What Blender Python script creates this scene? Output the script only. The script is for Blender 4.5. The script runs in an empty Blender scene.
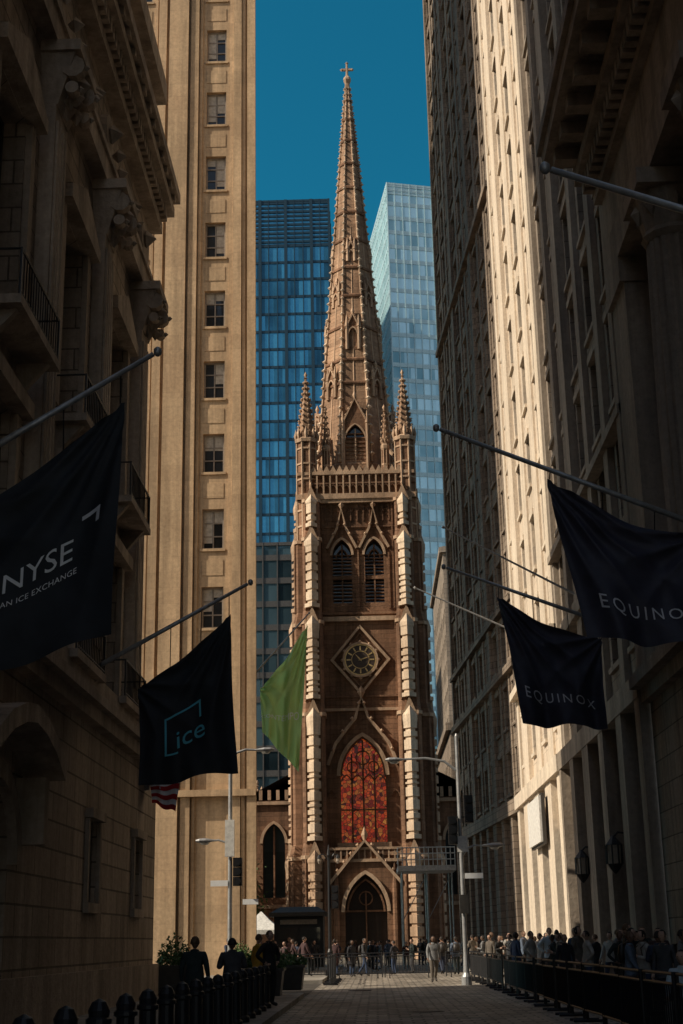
import bpy, math, random, bmesh
from mathutils import Vector, Matrix
random.seed(11)
R=random.random
def U(a,b): return a+(b-a)*random.random()
SC=bpy.context.scene
COL=SC.collection
# ------------------------------------------------------------------ materials
def nm(name):
    m=bpy.data.materials.new(name); m.use_nodes=True
    nt=m.node_tree; nt.nodes.clear()
    o=nt.nodes.new('ShaderNodeOutputMaterial'); p=nt.nodes.new('ShaderNodeBsdfPrincipled')
    nt.links.new(p.outputs[0],o.inputs[0])
    return m,nt,p
def N(nt,t,**k):
    n=nt.nodes.new(t)
    for a,b in k.items(): setattr(n,a,b)
    return n
def L(nt,a,b): nt.links.new(a,b)
def mixc(nt,typ,fac,a,b):
    n=N(nt,'ShaderNodeMix',data_type='RGBA',blend_type=typ)
    for i,v in ((0,fac),(6,a),(7,b)):
        if isinstance(v,(int,float)): n.inputs[i].default_value=v
        elif isinstance(v,tuple): n.inputs[i].default_value=v if len(v)==4 else (*v,1)
        else: L(nt,v,n.inputs[i])
    return n.outputs[2]
def ramp(nt,fac,stops):
    r=N(nt,'ShaderNodeValToRGB'); e=r.color_ramp.elements
    while len(e)<len(stops): e.new(.5)
    for i,(p,c) in enumerate(stops):
        e[i].position=p; e[i].color=(*c,1) if isinstance(c,tuple) else (c,c,c,1)
    L(nt,fac,r.inputs[0]); return r.outputs[0]
def noise(nt,vec,scale,detail=5,rough=.6):
    n=N(nt,'ShaderNodeTexNoise'); n.inputs['Scale'].default_value=scale
    n.inputs['Detail'].default_value=detail; n.inputs['Roughness'].default_value=rough
    L(nt,vec,n.inputs['Vector']); return n.outputs['Fac']
def mapping(nt,vec,scale):
    m=N(nt,'ShaderNodeMapping'); m.inputs['Scale'].default_value=scale; L(nt,vec,m.inputs[0]); return m.outputs[0]
def uvvec(nt,coord):
    s=N(nt,'ShaderNodeSeparateXYZ'); L(nt,coord,s.inputs[0])
    a=N(nt,'ShaderNodeMath',operation='ADD'); L(nt,s.outputs[0],a.inputs[0]); L(nt,s.outputs[1],a.inputs[1])
    c=N(nt,'ShaderNodeCombineXYZ'); L(nt,a.outputs[0],c.inputs[0]); L(nt,s.outputs[2],c.inputs[1])
    return c.outputs[0]
def stone(name,c,c2=None,brick=None,bump=.5,rough=.88,dirt=.55,blockvar=.25,mort=.02,mcol=.42):
    m,nt,p=nm(name); c2=c2 or tuple(x*.6 for x in c)
    tc=N(nt,'ShaderNodeTexCoord').outputs['Object']
    big=noise(nt,tc,.22,4); fine=noise(nt,tc,5,4,.7)
    st=noise(nt,mapping(nt,tc,(1.3,1.3,.09)),1.0,4,.65)
    col=mixc(nt,'MIX',ramp(nt,big,[(.35,0.),(.68,1.)]),c,c2)
    col=mixc(nt,'MULTIPLY',.6,col,ramp(nt,fine,[(.3,.62),(.7,1.15)]))
    col=mixc(nt,'MULTIPLY',dirt,col,ramp(nt,st,[(.36,.38),(.6,1.05)]))
    h=fine
    if brick:
        b=N(nt,'ShaderNodeTexBrick'); L(nt,uvvec(nt,tc),b.inputs['Vector'])
        b.inputs['Scale'].default_value=1; b.inputs['Brick Width'].default_value=brick[0]; b.inputs['Row Height'].default_value=brick[1]
        b.inputs['Mortar Size'].default_value=mort; b.inputs['Mortar Smooth'].default_value=.3
        b.inputs['Color1'].default_value=(1-blockvar,1-blockvar,1-blockvar,1); b.inputs['Color2'].default_value=(1.1,1.1,1.1,1)
        b.inputs['Mortar'].default_value=(mcol,mcol,mcol,1)
        col=mixc(nt,'MULTIPLY',1.,col,b.outputs['Color'])
        mm=N(nt,'ShaderNodeMath',operation='MULTIPLY_ADD'); L(nt,b.outputs['Fac'],mm.inputs[0]); mm.inputs[1].default_value=-1.2; L(nt,fine,mm.inputs[2]); h=mm.outputs[0]
    bp=N(nt,'ShaderNodeBump'); bp.inputs['Strength'].default_value=bump; bp.inputs['Distance'].default_value=.05
    L(nt,h,bp.inputs['Height']); L(nt,bp.outputs[0],p.inputs['Normal'])
    L(nt,col,p.inputs['Base Color']); p.inputs['Roughness'].default_value=rough
    p.inputs['Specular IOR Level'].default_value=.25
    return m
def plain(name,c,rough=.6,metal=0.,var=.3,scale=6,spec=.4,bump=.1):
    m,nt,p=nm(name); tc=N(nt,'ShaderNodeTexCoord').outputs['Object']
    f=noise(nt,tc,scale,3)
    L(nt,mixc(nt,'MULTIPLY',1.,(*c,1),ramp(nt,f,[(.3,1-var),(.7,1+var*.3)])),p.inputs['Base Color'])
    p.inputs['Roughness'].default_value=rough; p.inputs['Metallic'].default_value=metal; p.inputs['Specular IOR Level'].default_value=spec
    bp=N(nt,'ShaderNodeBump'); bp.inputs['Strength'].default_value=bump; bp.inputs['Distance'].default_value=.02
    L(nt,f,bp.inputs['Height']); L(nt,bp.outputs[0],p.inputs['Normal'])
    return m
def glassm(name,c,cell=None,rough=.06,metal=0.,var=.7,bump=.15,c2=None):
    m,nt,p=nm(name); tc=N(nt,'ShaderNodeTexCoord').outputs['Object']
    cell=cell or (1.3,1.6)
    v=uvvec(nt,tc); s=mapping(nt,v,(1/cell[0],1/cell[1],1))
    fl=N(nt,'ShaderNodeVectorMath',operation='FLOOR'); L(nt,s,fl.inputs[0])
    w=N(nt,'ShaderNodeTexWhiteNoise',noise_dimensions='3D'); L(nt,fl.outputs[0],w.inputs['Vector'])
    big=noise(nt,tc,.06,3)
    a=N(nt,'ShaderNodeMath',operation='MULTIPLY_ADD'); L(nt,w.outputs['Value'],a.inputs[0]); a.inputs[1].default_value=.55; L(nt,big,a.inputs[2])
    col=mixc(nt,'MIX',ramp(nt,a.outputs[0],[(.35,0.),(.95,1.)]),tuple(x*(1-var) for x in c),c2 or c)
    L(nt,col,p.inputs['Base Color']); p.inputs['Roughness'].default_value=rough; p.inputs['Metallic'].default_value=metal
    nz=noise(nt,tc,.45,2)
    bp=N(nt,'ShaderNodeBump'); bp.inputs['Strength'].default_value=bump; bp.inputs['Distance'].default_value=.3
    L(nt,nz,bp.inputs['Height']); L(nt,bp.outputs[0],p.inputs['Normal'])
    return m
M={}
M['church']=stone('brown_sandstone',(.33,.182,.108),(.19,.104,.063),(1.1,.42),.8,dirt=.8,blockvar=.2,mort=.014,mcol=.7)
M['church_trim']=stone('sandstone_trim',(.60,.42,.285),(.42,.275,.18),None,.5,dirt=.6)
M['shaft']=stone('sunlit_sandstone',(.80,.64,.48),(.60,.45,.32),None,.4,dirt=.5)  # lightened stone: the sun's bright strips are painted into its colour
M['spire']=stone('sunlit_spire_sandstone',(.47,.295,.185),(.31,.185,.115),(.9,.38),.7,dirt=.7,blockvar=.2,mort=.014,mcol=.7)  # church stone lightened to paint sunlit brightness on the spire
M['tan']=stone('tan_limestone',(.56,.40,.245),(.46,.315,.19),(1.6,.9),.2,dirt=.55,blockvar=.05,mort=.008,mcol=.8)
M['lime_l']=stone('grey_limestone',(.53,.43,.34),(.39,.31,.24),(1.5,.62),.9,dirt=.6,blockvar=.2,mort=.025)
M['lime_l2']=stone('carved_limestone',(.55,.45,.36),(.38,.305,.24),None,.8,dirt=.65)
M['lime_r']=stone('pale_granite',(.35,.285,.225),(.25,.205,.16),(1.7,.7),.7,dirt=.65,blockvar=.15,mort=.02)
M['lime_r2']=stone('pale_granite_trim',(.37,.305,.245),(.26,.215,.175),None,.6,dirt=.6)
M['office']=stone('shaded_buff_limestone',(.33,.27,.215),(.24,.195,.155),(1.7,.7),.6,dirt=.6,blockvar=.12,mort=.016)  # stone and trim darkened to put the wall's shade into the colour
M['office2']=stone('shaded_buff_limestone_trim',(.36,.30,.24),(.27,.22,.175),None,.5,dirt=.6)
M['cream']=stone('sunlit_cream_limestone',(.68,.57,.45),(.57,.47,.365),(1.7,.9),.4,dirt=.35,blockvar=.08,mort=.012,mcol=.6)  # pale stone and trim, brightened to put the sunlit strip into the colour
M['cream2']=stone('sunlit_cream_limestone_trim',(.74,.63,.50),(.63,.53,.42),None,.4,dirt=.35)
M['brick_r']=stone('buff_brick',(.32,.25,.19),(.24,.185,.14),(.9,.4),.5,dirt=.6,blockvar=.2)
M['win']=glassm('window_glass',(.035,.04,.045),(1.3,1.9),.07,var=.6)
M['wframe']=plain('window_frame',(.05,.045,.04),.5)
M['wframe_l']=plain('window_frame_pale',(.30,.25,.2),.6)
M['blind']=plain('window_blind',(.5,.44,.36),.9)
M['iron']=plain('black_iron',(.018,.018,.02),.45,.3)
M['steel']=plain('galvanised_steel',(.36,.36,.36),.45,.4)
M['white']=plain('white_paint',(.72,.70,.66),.6)
M['wood']=plain('dark_oak',(.035,.022,.014),.6)
M['slate']=stone('slate_roof',(.09,.085,.08),None,(.5,.3),.6)
M['flag_dark']=plain('flag_cloth_black',(.019,.022,.028),.7,var=.3,scale=3)
M['flag_navy']=plain('flag_cloth_navy',(.042,.040,.060),.65,var=.3,scale=3)
M['flag_txt']=plain('flag_print_white',(.8,.8,.8),.8,var=.1)
M['flag_grey']=plain('flag_print_grey',(.6,.6,.63),.8,var=.1)
M['flag_teal']=plain('flag_print_teal',(.12,.50,.62),.8,var=.1)
M['leaf']=plain('leaf_green',(.06,.12,.03),.7,var=.6,scale=9)
M['bark']=plain('tree_bark',(.08,.06,.045),.9,var=.5)
M['gold']=plain('gilded_metal',(.65,.45,.2),.4,.7)
M['clock']=plain('clock_dial',(.06,.04,.03),.5)
M['red']=plain('flag_red',(.45,.02,.02),.8,var=.1)
M['blue']=plain('flag_blue',(.02,.03,.15),.8,var=.1)
M['lampglass']=plain('frosted_glass',(.6,.58,.52),.25,var=.05)
def green():
    m,nt,p=nm('flag_cloth_green'); p.inputs['Base Color'].default_value=(.52,.66,.24,1); p.inputs['Roughness'].default_value=.8
    t=N(nt,'ShaderNodeBsdfTranslucent'); t.inputs[0].default_value=(.55,.72,.26,1)
    mx=N(nt,'ShaderNodeMixShader'); mx.inputs[0].default_value=.4
    o=[n for n in nt.nodes if n.type=='OUTPUT_MATERIAL'][0]
    L(nt,p.outputs[0],mx.inputs[1]); L(nt,t.outputs[0],mx.inputs[2]); L(nt,mx.outputs[0],o.inputs[0]); return m
M['flag_green']=green()
def stained():
    m,nt,p=nm('stained_glass'); tc=N(nt,'ShaderNodeTexCoord').outputs['Object']
    v=N(nt,'ShaderNodeTexVoronoi'); v.inputs['Scale'].default_value=3.4; L(nt,tc,v.inputs['Vector'])
    e=N(nt,'ShaderNodeTexVoronoi',feature='DISTANCE_TO_EDGE'); e.inputs['Scale'].default_value=3.4; L(nt,tc,e.inputs['Vector'])
    s=N(nt,'ShaderNodeSeparateColor'); L(nt,v.outputs['Color'],s.inputs[0])
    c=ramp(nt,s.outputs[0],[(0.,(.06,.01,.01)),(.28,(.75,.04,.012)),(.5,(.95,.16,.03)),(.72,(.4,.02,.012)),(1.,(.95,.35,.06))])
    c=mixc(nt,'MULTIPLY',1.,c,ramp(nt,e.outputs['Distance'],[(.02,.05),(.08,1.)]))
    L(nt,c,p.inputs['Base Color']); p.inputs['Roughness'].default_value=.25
    L(nt,c,p.inputs['Emission Color']); p.inputs['Emission Strength'].default_value=.22  # faint glow added to brighten the window, no lamp behind it
    return m
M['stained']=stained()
def asphalt():
    m,nt,p=nm('street_paving'); tc=N(nt,'ShaderNodeTexCoord').outputs['Object']
    b=N(nt,'ShaderNodeTexBrick'); L(nt,tc,b.inputs['Vector']); b.inputs['Scale'].default_value=1
    b.inputs['Brick Width'].default_value=.5; b.inputs['Row Height'].default_value=.42; b.inputs['Mortar Size'].default_value=.03
    b.inputs['Color1'].default_value=(.6,.6,.6,1); b.inputs['Color2'].default_value=(1.3,1.3,1.3,1); b.inputs['Mortar'].default_value=(.3,.3,.3,1)
    f=noise(nt,tc,.5,6,.7); g=noise(nt,tc,9,4)
    pz=noise(nt,mapping(nt,tc,(.9,.12,1)),.9,4)
    c=mixc(nt,'MIX',ramp(nt,f,[(.35,0.),(.65,1.)]),(.26,.225,.185),(.40,.35,.29))
    c=mixc(nt,'MULTIPLY',1.,c,b.outputs['Color']); c=mixc(nt,'MULTIPLY',.7,c,ramp(nt,g,[(.3,.4),(.7,1.3)]))
    c=mixc(nt,'MULTIPLY',.6,c,ramp(nt,pz,[(.4,.5),(.6,1.15)]))
    L(nt,c,p.inputs['Base Color'])
    L(nt,ramp(nt,f,[(.3,.45),(.7,.85)]),p.inputs['Roughness'])
    bp=N(nt,'ShaderNodeBump'); bp.inputs['Strength'].default_value=1.; bp.inputs['Distance'].default_value=.04
    mm=N(nt,'ShaderNodeMath',operation='MULTIPLY_ADD'); L(nt,b.outputs['Fac'],mm.inputs[0]); mm.inputs[1].default_value=-1.; L(nt,g,mm.inputs[2])
    L(nt,mm.outputs[0],bp.inputs['Height']); L(nt,bp.outputs[0],p.inputs['Normal']); return m
M['road']=asphalt()
M['ground']=stone('asphalt_ground',(.09,.08,.07),(.06,.055,.05),None,.4)
M['pave']=stone('pavement_concrete',(.32,.29,.25),(.23,.21,.18),None,.4,dirt=.3)
M['kerb']=stone('granite_kerb',(.38,.35,.31),None,None,.4)
# ------------------------------------------------------------------ mesh builder
class MB:
    def __init__(s): s.v=[];s.f=[];s.mi=[];s.mats=[];s.cm=0
    def mat(s,k):
        if k not in s.mats: s.mats.append(k)
        s.cm=s.mats.index(k); return s
    def face(s,pts):
        n=len(s.v); s.v.extend([tuple(p) for p in pts]); s.f.append(tuple(range(n,n+len(pts)))); s.mi.append(s.cm)
    def add(s,vs,fs):
        n=len(s.v); s.v.extend([tuple(p) for p in vs])
        for f in fs: s.f.append(tuple(i+n for i in f)); s.mi.append(s.cm)
    def mesh(s,name,loc=(0,0,0),smooth=False):
        me=bpy.data.meshes.new(name); l=Vector(loc)
        me.from_pydata([(a-l.x,b-l.y,c-l.z) for a,b,c in s.v],[],s.f)
        for k in s.mats: me.materials.append(M[k])
        me.polygons.foreach_set('material_index',s.mi)
        if smooth: me.polygons.foreach_set('use_smooth',[True]*len(s.f))
        me.update(); return me
def obj(name,me,loc=(0,0,0),parent=None,rz=0):
    o=bpy.data.objects.new(name,me); COL.objects.link(o); o.location=loc; o.rotation_euler[2]=rz
    if parent: o.parent=parent
    return o
class G:
    def __init__(s,name,loc=(0,0,0)): s.name=name;s.loc=loc;s.p={}
    def part(s,n,mat):
        if n not in s.p: s.p[n]=MB()
        return s.p[n].mat(mat)
    def fin(s,smooth=()):
        e=bpy.data.objects.new(s.name,None); COL.objects.link(e); e.location=s.loc
        for n,b in s.p.items():
            if b.f: obj(n,b.mesh(n,s.loc,n in smooth),(0,0,0),e)
        return e
class Fr:
    """wall frame: u along the wall, d outward, z up"""
    def __init__(s,o,u,n): s.o=o;s.u=u;s.n=n
    def __call__(s,u,d,z): return (s.o[0]+s.u[0]*u+s.n[0]*d, s.o[1]+s.u[1]*u+s.n[1]*d, z)
ID=Fr((0,0),(1,0),(0,1))
BF=[(0,1,2,3),(7,6,5,4),(0,4,5,1),(1,5,6,2),(2,6,7,3),(3,7,4,0)]
def box(b,F,u0,u1,d0,d1,z0,z1):
    b.add([F(u0,d0,z0),F(u1,d0,z0),F(u1,d1,z0),F(u0,d1,z0),F(u0,d0,z1),F(u1,d0,z1),F(u1,d1,z1),F(u0,d1,z1)],BF)
def frus(b,F,r0,z0,r1,z1):
    (a0,a1,c0,c1)=r0;(e0,e1,g0,g1)=r1
    b.add([F(a0,c0,z0),F(a1,c0,z0),F(a1,c1,z0),F(a0,c1,z0),F(e0,g0,z1),F(e1,g0,z1),F(e1,g1,z1),F(e0,g1,z1)],BF)
def loft(b,rings,cap=True):
    n=len(rings[0]); vs=[p for r in rings for p in r]; fs=[]
    for k in range(len(rings)-1):
        for i in range(n):
            j=(i+1)%n; fs.append((k*n+i,k*n+j,(k+1)*n+j,(k+1)*n+i))
    if cap: fs.append(tuple(range(n))[::-1]); fs.append(tuple((len(rings)-1)*n+i for i in range(n)))
    b.add(vs,fs)
def ring(cx,cy,z,r,n=8,ph=None,ry=None):
    ph=math.pi/n if ph is None else ph
    return [(cx+r*math.cos(ph+2*math.pi*i/n),cy+(ry or r)*math.sin(ph+2*math.pi*i/n),z) for i in range(n)]
def lathe(b,cx,cy,prof,n=12,ph=None): loft(b,[ring(cx,cy,z,r,n,ph) for r,z in prof])
def tube(b,pts,rad,n=8):
    pts=[Vector(p) for p in pts]; rs=[]
    if not isinstance(rad,(list,tuple)): rad=[rad]*len(pts)
    for i,p in enumerate(pts):
        t=(pts[min(i+1,len(pts)-1)]-pts[max(i-1,0)]).normalized()
        a=Vector((0,0,1)) if abs(t.z)<.9 else Vector((0,1,0))
        x=t.cross(a).normalized(); y=x.cross(t)
        rs.append([tuple(p+x*rad[i]*math.cos(2*math.pi*k/n)+y*rad[i]*math.sin(2*math.pi*k/n)) for k in range(n)])
    loft(b,rs)
def octa(b,c,r,h=None,up=None):
    h=h or r; x,y,z=c
    b.add([(x+r,y,z),(x,y+r,z),(x-r,y,z),(x,y-r,z),(x,y,z+h),(x,y,z-h)],[(0,1,4),(1,2,4),(2,3,4),(3,0,4),(1,0,5),(2,1,5),(3,2,5),(0,3,5)])
def archpts(u0,u1,zs,kind='pointed',n=8,k=1.0):
    w=u1-u0; c=(u0+u1)/2
    if kind=='round': return [(c-w/2*math.cos(math.pi*i/(2*n)),zs+w/2*math.sin(math.pi*i/(2*n))) for i in range(2*n+1)]
    r=w*k; cxl=u0+r; a=math.acos((cxl-c)/r)
    Lp=[(cxl-r*math.cos(a*i/n),zs+r*math.sin(a*i/n)) for i in range(n+1)]
    return Lp+[(2*c-u,z) for u,z in reversed(Lp[:-1])]
def wall(b,F,u0,u1,z0,z1,ops,d=0.):
    ops=[o for o in ops if o[0]>=u0-1e-6 and o[1]<=u1+1e-6 and o[2]>=z0-1e-6 and o[3]<=z1+1e-6]
    rd=lambda x:round(x,4)
    us=sorted({rd(u0),rd(u1)}|{rd(o[i]) for o in ops for i in(0,1)}); zs=sorted({rd(z0),rd(z1)}|{rd(o[i]) for o in ops for i in(2,3)})
    ui={u:i for i,u in enumerate(us)}; zi={z:i for i,z in enumerate(zs)}
    hole=set()
    for o in ops:
        for i in range(ui[rd(o[0])],ui[rd(o[1])]):
            for j in range(zi[rd(o[2])],zi[rd(o[3])]): hole.add((i,j))
    for i in range(len(us)-1):
        j=0
        while j<len(zs)-1:
            if (i,j) in hole: j+=1; continue
            k=j
            while k<len(zs)-1 and (i,k) not in hole: k+=1
            b.face([F(us[i],d,zs[j]),F(us[i+1],d,zs[j]),F(us[i+1],d,zs[k]),F(us[i],d,zs[k])]); j=k
def win(b,g,f,F,o,depth=.35,d=0.,nv=1,nh=1,fw=.06,sill=None):
    u0,u1,z0,z1=o; e=d-depth
    for q in ([(u0,d,z0),(u0,d,z1),(u0,e,z1),(u0,e,z0)],[(u1,d,z0),(u1,d,z1),(u1,e,z1),(u1,e,z0)],[(u0,d,z0),(u1,d,z0),(u1,e,z0),(u0,e,z0)],[(u0,d,z1),(u1,d,z1),(u1,e,z1),(u0,e,z1)]):
        b.face([F(*p) for p in q])
    # each pane sits a touch out of true so reflections differ from window to window
    t1,t2=U(-.012,.012),U(-.012,.012)
    g.face([F(u0,e+t1,z0),F(u1,e-t1,z0),F(u1,e-t1+t2,z1),F(u0,e+t1+t2,z1)])
    if f is not None:
        box(f,F,u0,u0+fw*1.4,e+.005,e+.09,z0,z1); box(f,F,u1-fw*1.4,u1,e+.005,e+.09,z0,z1)
        box(f,F,u0+fw*1.4,u1-fw*1.4,e+.004,e+.085,z0,z0+fw*1.5); box(f,F,u0+fw*1.4,u1-fw*1.4,e+.004,e+.085,z1-fw*1.5,z1)
        for i in range(nv):
            c=u0+(u1-u0)*(i+1)/(nv+1); box(f,F,c-fw/2,c+fw/2,e+.006,e+.07,z0+fw*1.5,z1-fw*1.5)
        for i in range(nh):
            c=z0+(z1-z0)*(i+1)/(nh+1); box(f,F,u0+fw*1.4,u1-fw*1.4,e+.003,e+.062,c-fw/2,c+fw/2)
    if sill: box(sill,F,u0-.12,u1+.12,d+.002,d+.14,z0-.2,z0-.02)
def archwin(b,g,F,u0,u1,z0,zs,depth=.5,d=0.,kind='pointed',k=1.0):
    """returns the opening rect; fills spandrels + jambs + glass"""
    P=archpts(u0,u1,zs,kind,8,k); zt=max(z for u,z in P); e=d-depth
    for (a,za),(c,zc) in zip(P[:-1],P[1:]):
        b.face([F(a,d,za),F(c,d,zc),F(c,d,zt),F(a,d,zt)]); b.face([F(a,d,za),F(c,d,zc),F(c,e,zc),F(a,e,za)])
    for u in (u0,u1): b.face([F(u,d,z0),F(u,d,zs),F(u,e,zs),F(u,e,z0)])
    b.face([F(u0,d,z0),F(u1,d,z0),F(u1,e,z0),F(u0,e,z0)])
    c=(u0+u1)/2
    pp=[(u0,z0),(u1,z0)]+P[::-1]
    g.face([F(u,e,z) for u,z in pp])
    return (u0,u1,z0,zt),P
def band(b,F,P,w,d0,d1,closed=False):
    """moulding of width w (outside of path) and depth d0..d1 along path P in (u,z)"""
    n=len(P); O=[]
    for i in range(n):
        if closed: a,c=P[i-1],P[(i+1)%n]
        else: a,c=P[max(i-1,0)],P[min(i+1,n-1)]
        tx,tz=c[0]-a[0],c[1]-a[1]; l=math.hypot(tx,tz) or 1
        O.append((P[i][0]-tz/l*w,P[i][1]+tx/l*w))
    for i in range(n if closed else n-1):
        j=(i+1)%n
        A,B,C,D=P[i],P[j],O[j],O[i]
        b.add([F(A[0],d0,A[1]),F(B[0],d0,B[1]),F(C[0],d0,C[1]),F(D[0],d0,D[1]),F(A[0],d1,A[1]),F(B[0],d1,B[1]),F(C[0],d1,C[1]),F(D[0],d1,D[1])],BF)
def prism(b,F,P,d0,d1):
    n=len(P); b.add([F(u,d0,z) for u,z in P]+[F(u,d1,z) for u,z in P],[tuple(range(n)),tuple(range(2*n-1,n-1,-1))]+[(i,(i+1)%n,n+(i+1)%n,n+i) for i in range(n)])
# ================================================================== GROUND
def sheet(name,mat,x0,x1,y0,y1,z):
    b=MB().mat(mat); b.face([(x0,y0,z),(x1,y0,z),(x1,y1,z),(x0,y1,z)]); return obj(name,b.mesh(name))
sheet('ground','ground',-1500,1500,-1500,1500,-.008)
sheet('road','road',-2.3,4.9,-60,104,0)
sheet('broadway_road','ground',-140,140,104,117.5,-.002)
sheet('side_street_road','ground',-140,-7.7,48,62,-.003)
for x,y in ((1.2,36.),(-.6,52.)):
    b=MB().mat('iron'); lathe(b,x,y,[(.42,.0),(.42,.012)],20); lathe(b,x,y,[(.36,.012),(.36,.018)],20); obj('manhole_cover',b.mesh('manhole_cover'))
def slab(name,x0,x1,y0,y1):
    g=G(name); b=g.part('paving','pave'); s=.25
    box(b,ID,x0,x1,y0,y1,-.1,.13); k=g.part('joints','kerb')
    y=y0+.9
    while y<y1-.5: box(k,ID,x0+.05,x1-.05,y,y+.02,.12,.134); y+=1.5
    g.fin()
slab('pavement',-7.6,-2.5,-60,46.5); slab('pavement',5.1,8.6,-60,103)
slab('pavement',-9,-2.5,62,103); slab('pavement',-30,30,117.7,121)
for n,x0,x1,y0,y1 in (('kerb',-2.5,-2.3,-60,46.5),('kerb',4.9,5.1,-60,103),('kerb',-2.5,-2.3,62,103)):
    g=G(n); b=g.part('stones','kerb'); y=y0
    while y<y1: box(b,ID,x0,x1,y,min(y+1.78,y1),-.1,.14); y+=1.8
    g.fin()
# ================================================================== CHURCH
AX,FY=-.75,122.
def church():
    g=G('gothic_church',(AX,FY,0)); S=g.part('walls','church'); T=g.part('stone_trim','church_trim'); SH=g.part('sunlit_shafts','shaft'); SP=g.part('spire_faces','spire')
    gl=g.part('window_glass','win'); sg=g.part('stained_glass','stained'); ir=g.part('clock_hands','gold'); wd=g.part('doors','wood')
    H=5.0; cy=FY+H
    fr=[Fr((AX,FY),(1,0),(0,-1)),Fr((AX-H,cy),(0,-1),(-1,0)),Fr((AX+H,cy),(0,1),(1,0)),Fr((AX,FY+2*H),(-1,0),(0,1))]
    for i,F in enumerate(fr):
        ops=[]
        for c in (-1.45,1.45):
            o,P=archwin(S,gl,F,c-.85,c+.85,30.6,35.0,.7); ops.append(o)
            band(T,F,P,.22,.003,.2); band(S,F,archpts(c-.6,c+.6,34.7),-.1,-.55,-.3)
            box(S,F,c-.07,c+.07,-.6,-.25,30.6,36.1)
            for k in range(14): box(S,F,c-.84,c+.84,-.62,-.42,30.9+k*.32,31.02+k*.32) if k not in (6,) else box(S,F,c-.84,c+.84,-.62,-.2,30.9+k*.32,31.2+k*.32)
            gp=[(c-1.25,35.6),(c-.75,36.6),(c-.3,37.5),(c,39.3),(c+.3,37.5),(c+.75,36.6),(c+1.25,35.6)]
            band(T,F,gp,.2,.004,.3)
            for u,z in gp[1:-1]: octa(T,F(u,.3,z+.35),.17)
            octa(T,F(c,.25,39.7),.3,.45)
        if i==0:
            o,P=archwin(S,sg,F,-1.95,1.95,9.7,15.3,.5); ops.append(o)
            band(T,F,P,.32,.003,.28); band(S,F,P,-.14,-.2,-.02); box(T,F,-2.3,2.3,.003,.35,9.2,9.68)
            for c in (-.98,0,.98): box(S,F,c-.07,c+.07,-.46,-.25,9.7,17.2 if c else 18.4)
            for z in (12.4,): box(S,F,-1.94,1.94,-.45,-.27,z,z+.12)
            for c in (-1.46,-.49,.49,1.46): band(S,F,archpts(c-.46,c+.46,14.6),.09,-.47,-.26)
            for c,z,r in ((0,16.9,.55),(-.9,16.1,.42),(.9,16.1,.42)):
                band(S,F,[(c+r*math.cos(-a*math.pi/6),z+r*math.sin(-a*math.pi/6)) for a in range(12)],.09,-.465,-.27,True)
            gp=[(-2.9,16.2),(-2.2,18.0),(-1.2,19.3),(-.45,20.2),(0,22.),(.45,20.2),(1.2,19.3),(2.2,18.),(2.9,16.2)]
            band(T,F,gp,.26,.004,.4)
            for (a,za),(c,zc) in zip(gp[:-1],gp[1:]):
                octa(T,F((a+c)/2,.4,(za+zc)/2+.45),.2)
            octa(T,F(0,.3,22.5),.35,.6)
            z0=25.4; dm=[(-2.35,z0),(0,z0+2.85),(2.35,z0),(0,z0-2.85)]
            band(T,F,dm,.3,.003,.32,True); band(S,F,[(u*.82,z0+(z-z0)*.82) for u,z in dm],.12,.004,.16,True)
            cir=lambda r,n=28:[(r*math.cos(-2*math.pi*k/n),z0+r*math.sin(-2*math.pi*k/n)) for k in range(n)]
            ck=g.part('clock_dial','clock'); prism(ck,F,cir(1.35),.003,.2)
            band(ir,F,cir(1.3),.1,.205,.26,True); band(ir,F,cir(.75),.05,.205,.24,True); band(T,F,cir(1.42),.16,.004,.34,True)
            for k in range(12):
                a=k*math.pi/6; ca,sa=math.cos(a),math.sin(a)
                prism(ir,F,[(.85*sa-.06*ca,z0+.85*ca+.06*sa),(1.22*sa-.06*ca,z0+1.22*ca+.06*sa),(1.22*sa+.06*ca,z0+1.22*ca-.06*sa),(.85*sa+.06*ca,z0+.85*ca-.06*sa)],.206,.24)
                octa(T,F(1.62*sa,.2,z0+1.62*ca),.17)
            for a,l,w in ((math.radians(318),.75,.07),(math.radians(72),1.05,.05)):
                ca,sa=math.cos(a),math.sin(a)
                prism(ir,F,[(-w*ca,z0+w*sa),(l*sa,z0+l*ca),(w*ca,z0-w*sa),(-.2*sa,z0-.2*ca)],.245,.27)
            for c in (-2.75,2.75): band(S,F,archpts(c-.3,c+.3,13.5,n=4),.12,.004,.2)
        else:
            o,P=archwin(S,gl,F,-1.2,1.2,10,16,.6); ops.append(o); band(T,F,P,.3,.003,.25); box(S,F,-.08,.08,-.55,-.3,10,17.9)
        wall(S,F,-H,H,0,43.0,ops)
        for z,h,p in ((8.6,.3,.3),(20.9,.25,.2),(28.9,.4,.32),(39.9,.35,.4)):
            box(T,F,-H-.001,H+.001,.005,p,z,z+h)
        for z,h,p in ((22.1,.16,.14),(29.5,.2,.2),(37.6,.15,.12)):
            box(S,F,-H-.001,H+.001,.005,p,z,z+h)
        for u in (-3.15,3.15):
            box(S,F,u-.08,u+.08,.004,.16,22.3,28.8); box(S,F,u-.08,u+.08,.004,.16,30,39.8)
        for u in (-2.75,-.0,2.75): box(S,F,u-.07,u+.07,.004,.15,30,(36.4 if u==0 else 35.2))
        for k in range(11):
            u=-2.9+k*.58; box(S,F,u-.05,u+.05,.004,.13,38.2,39.9)
        for k in range(10):
            u=-2.61+k*.58; band(S,F,archpts(u-.2,u+.2,39.0,n=3),.06,.004,.11)
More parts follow.
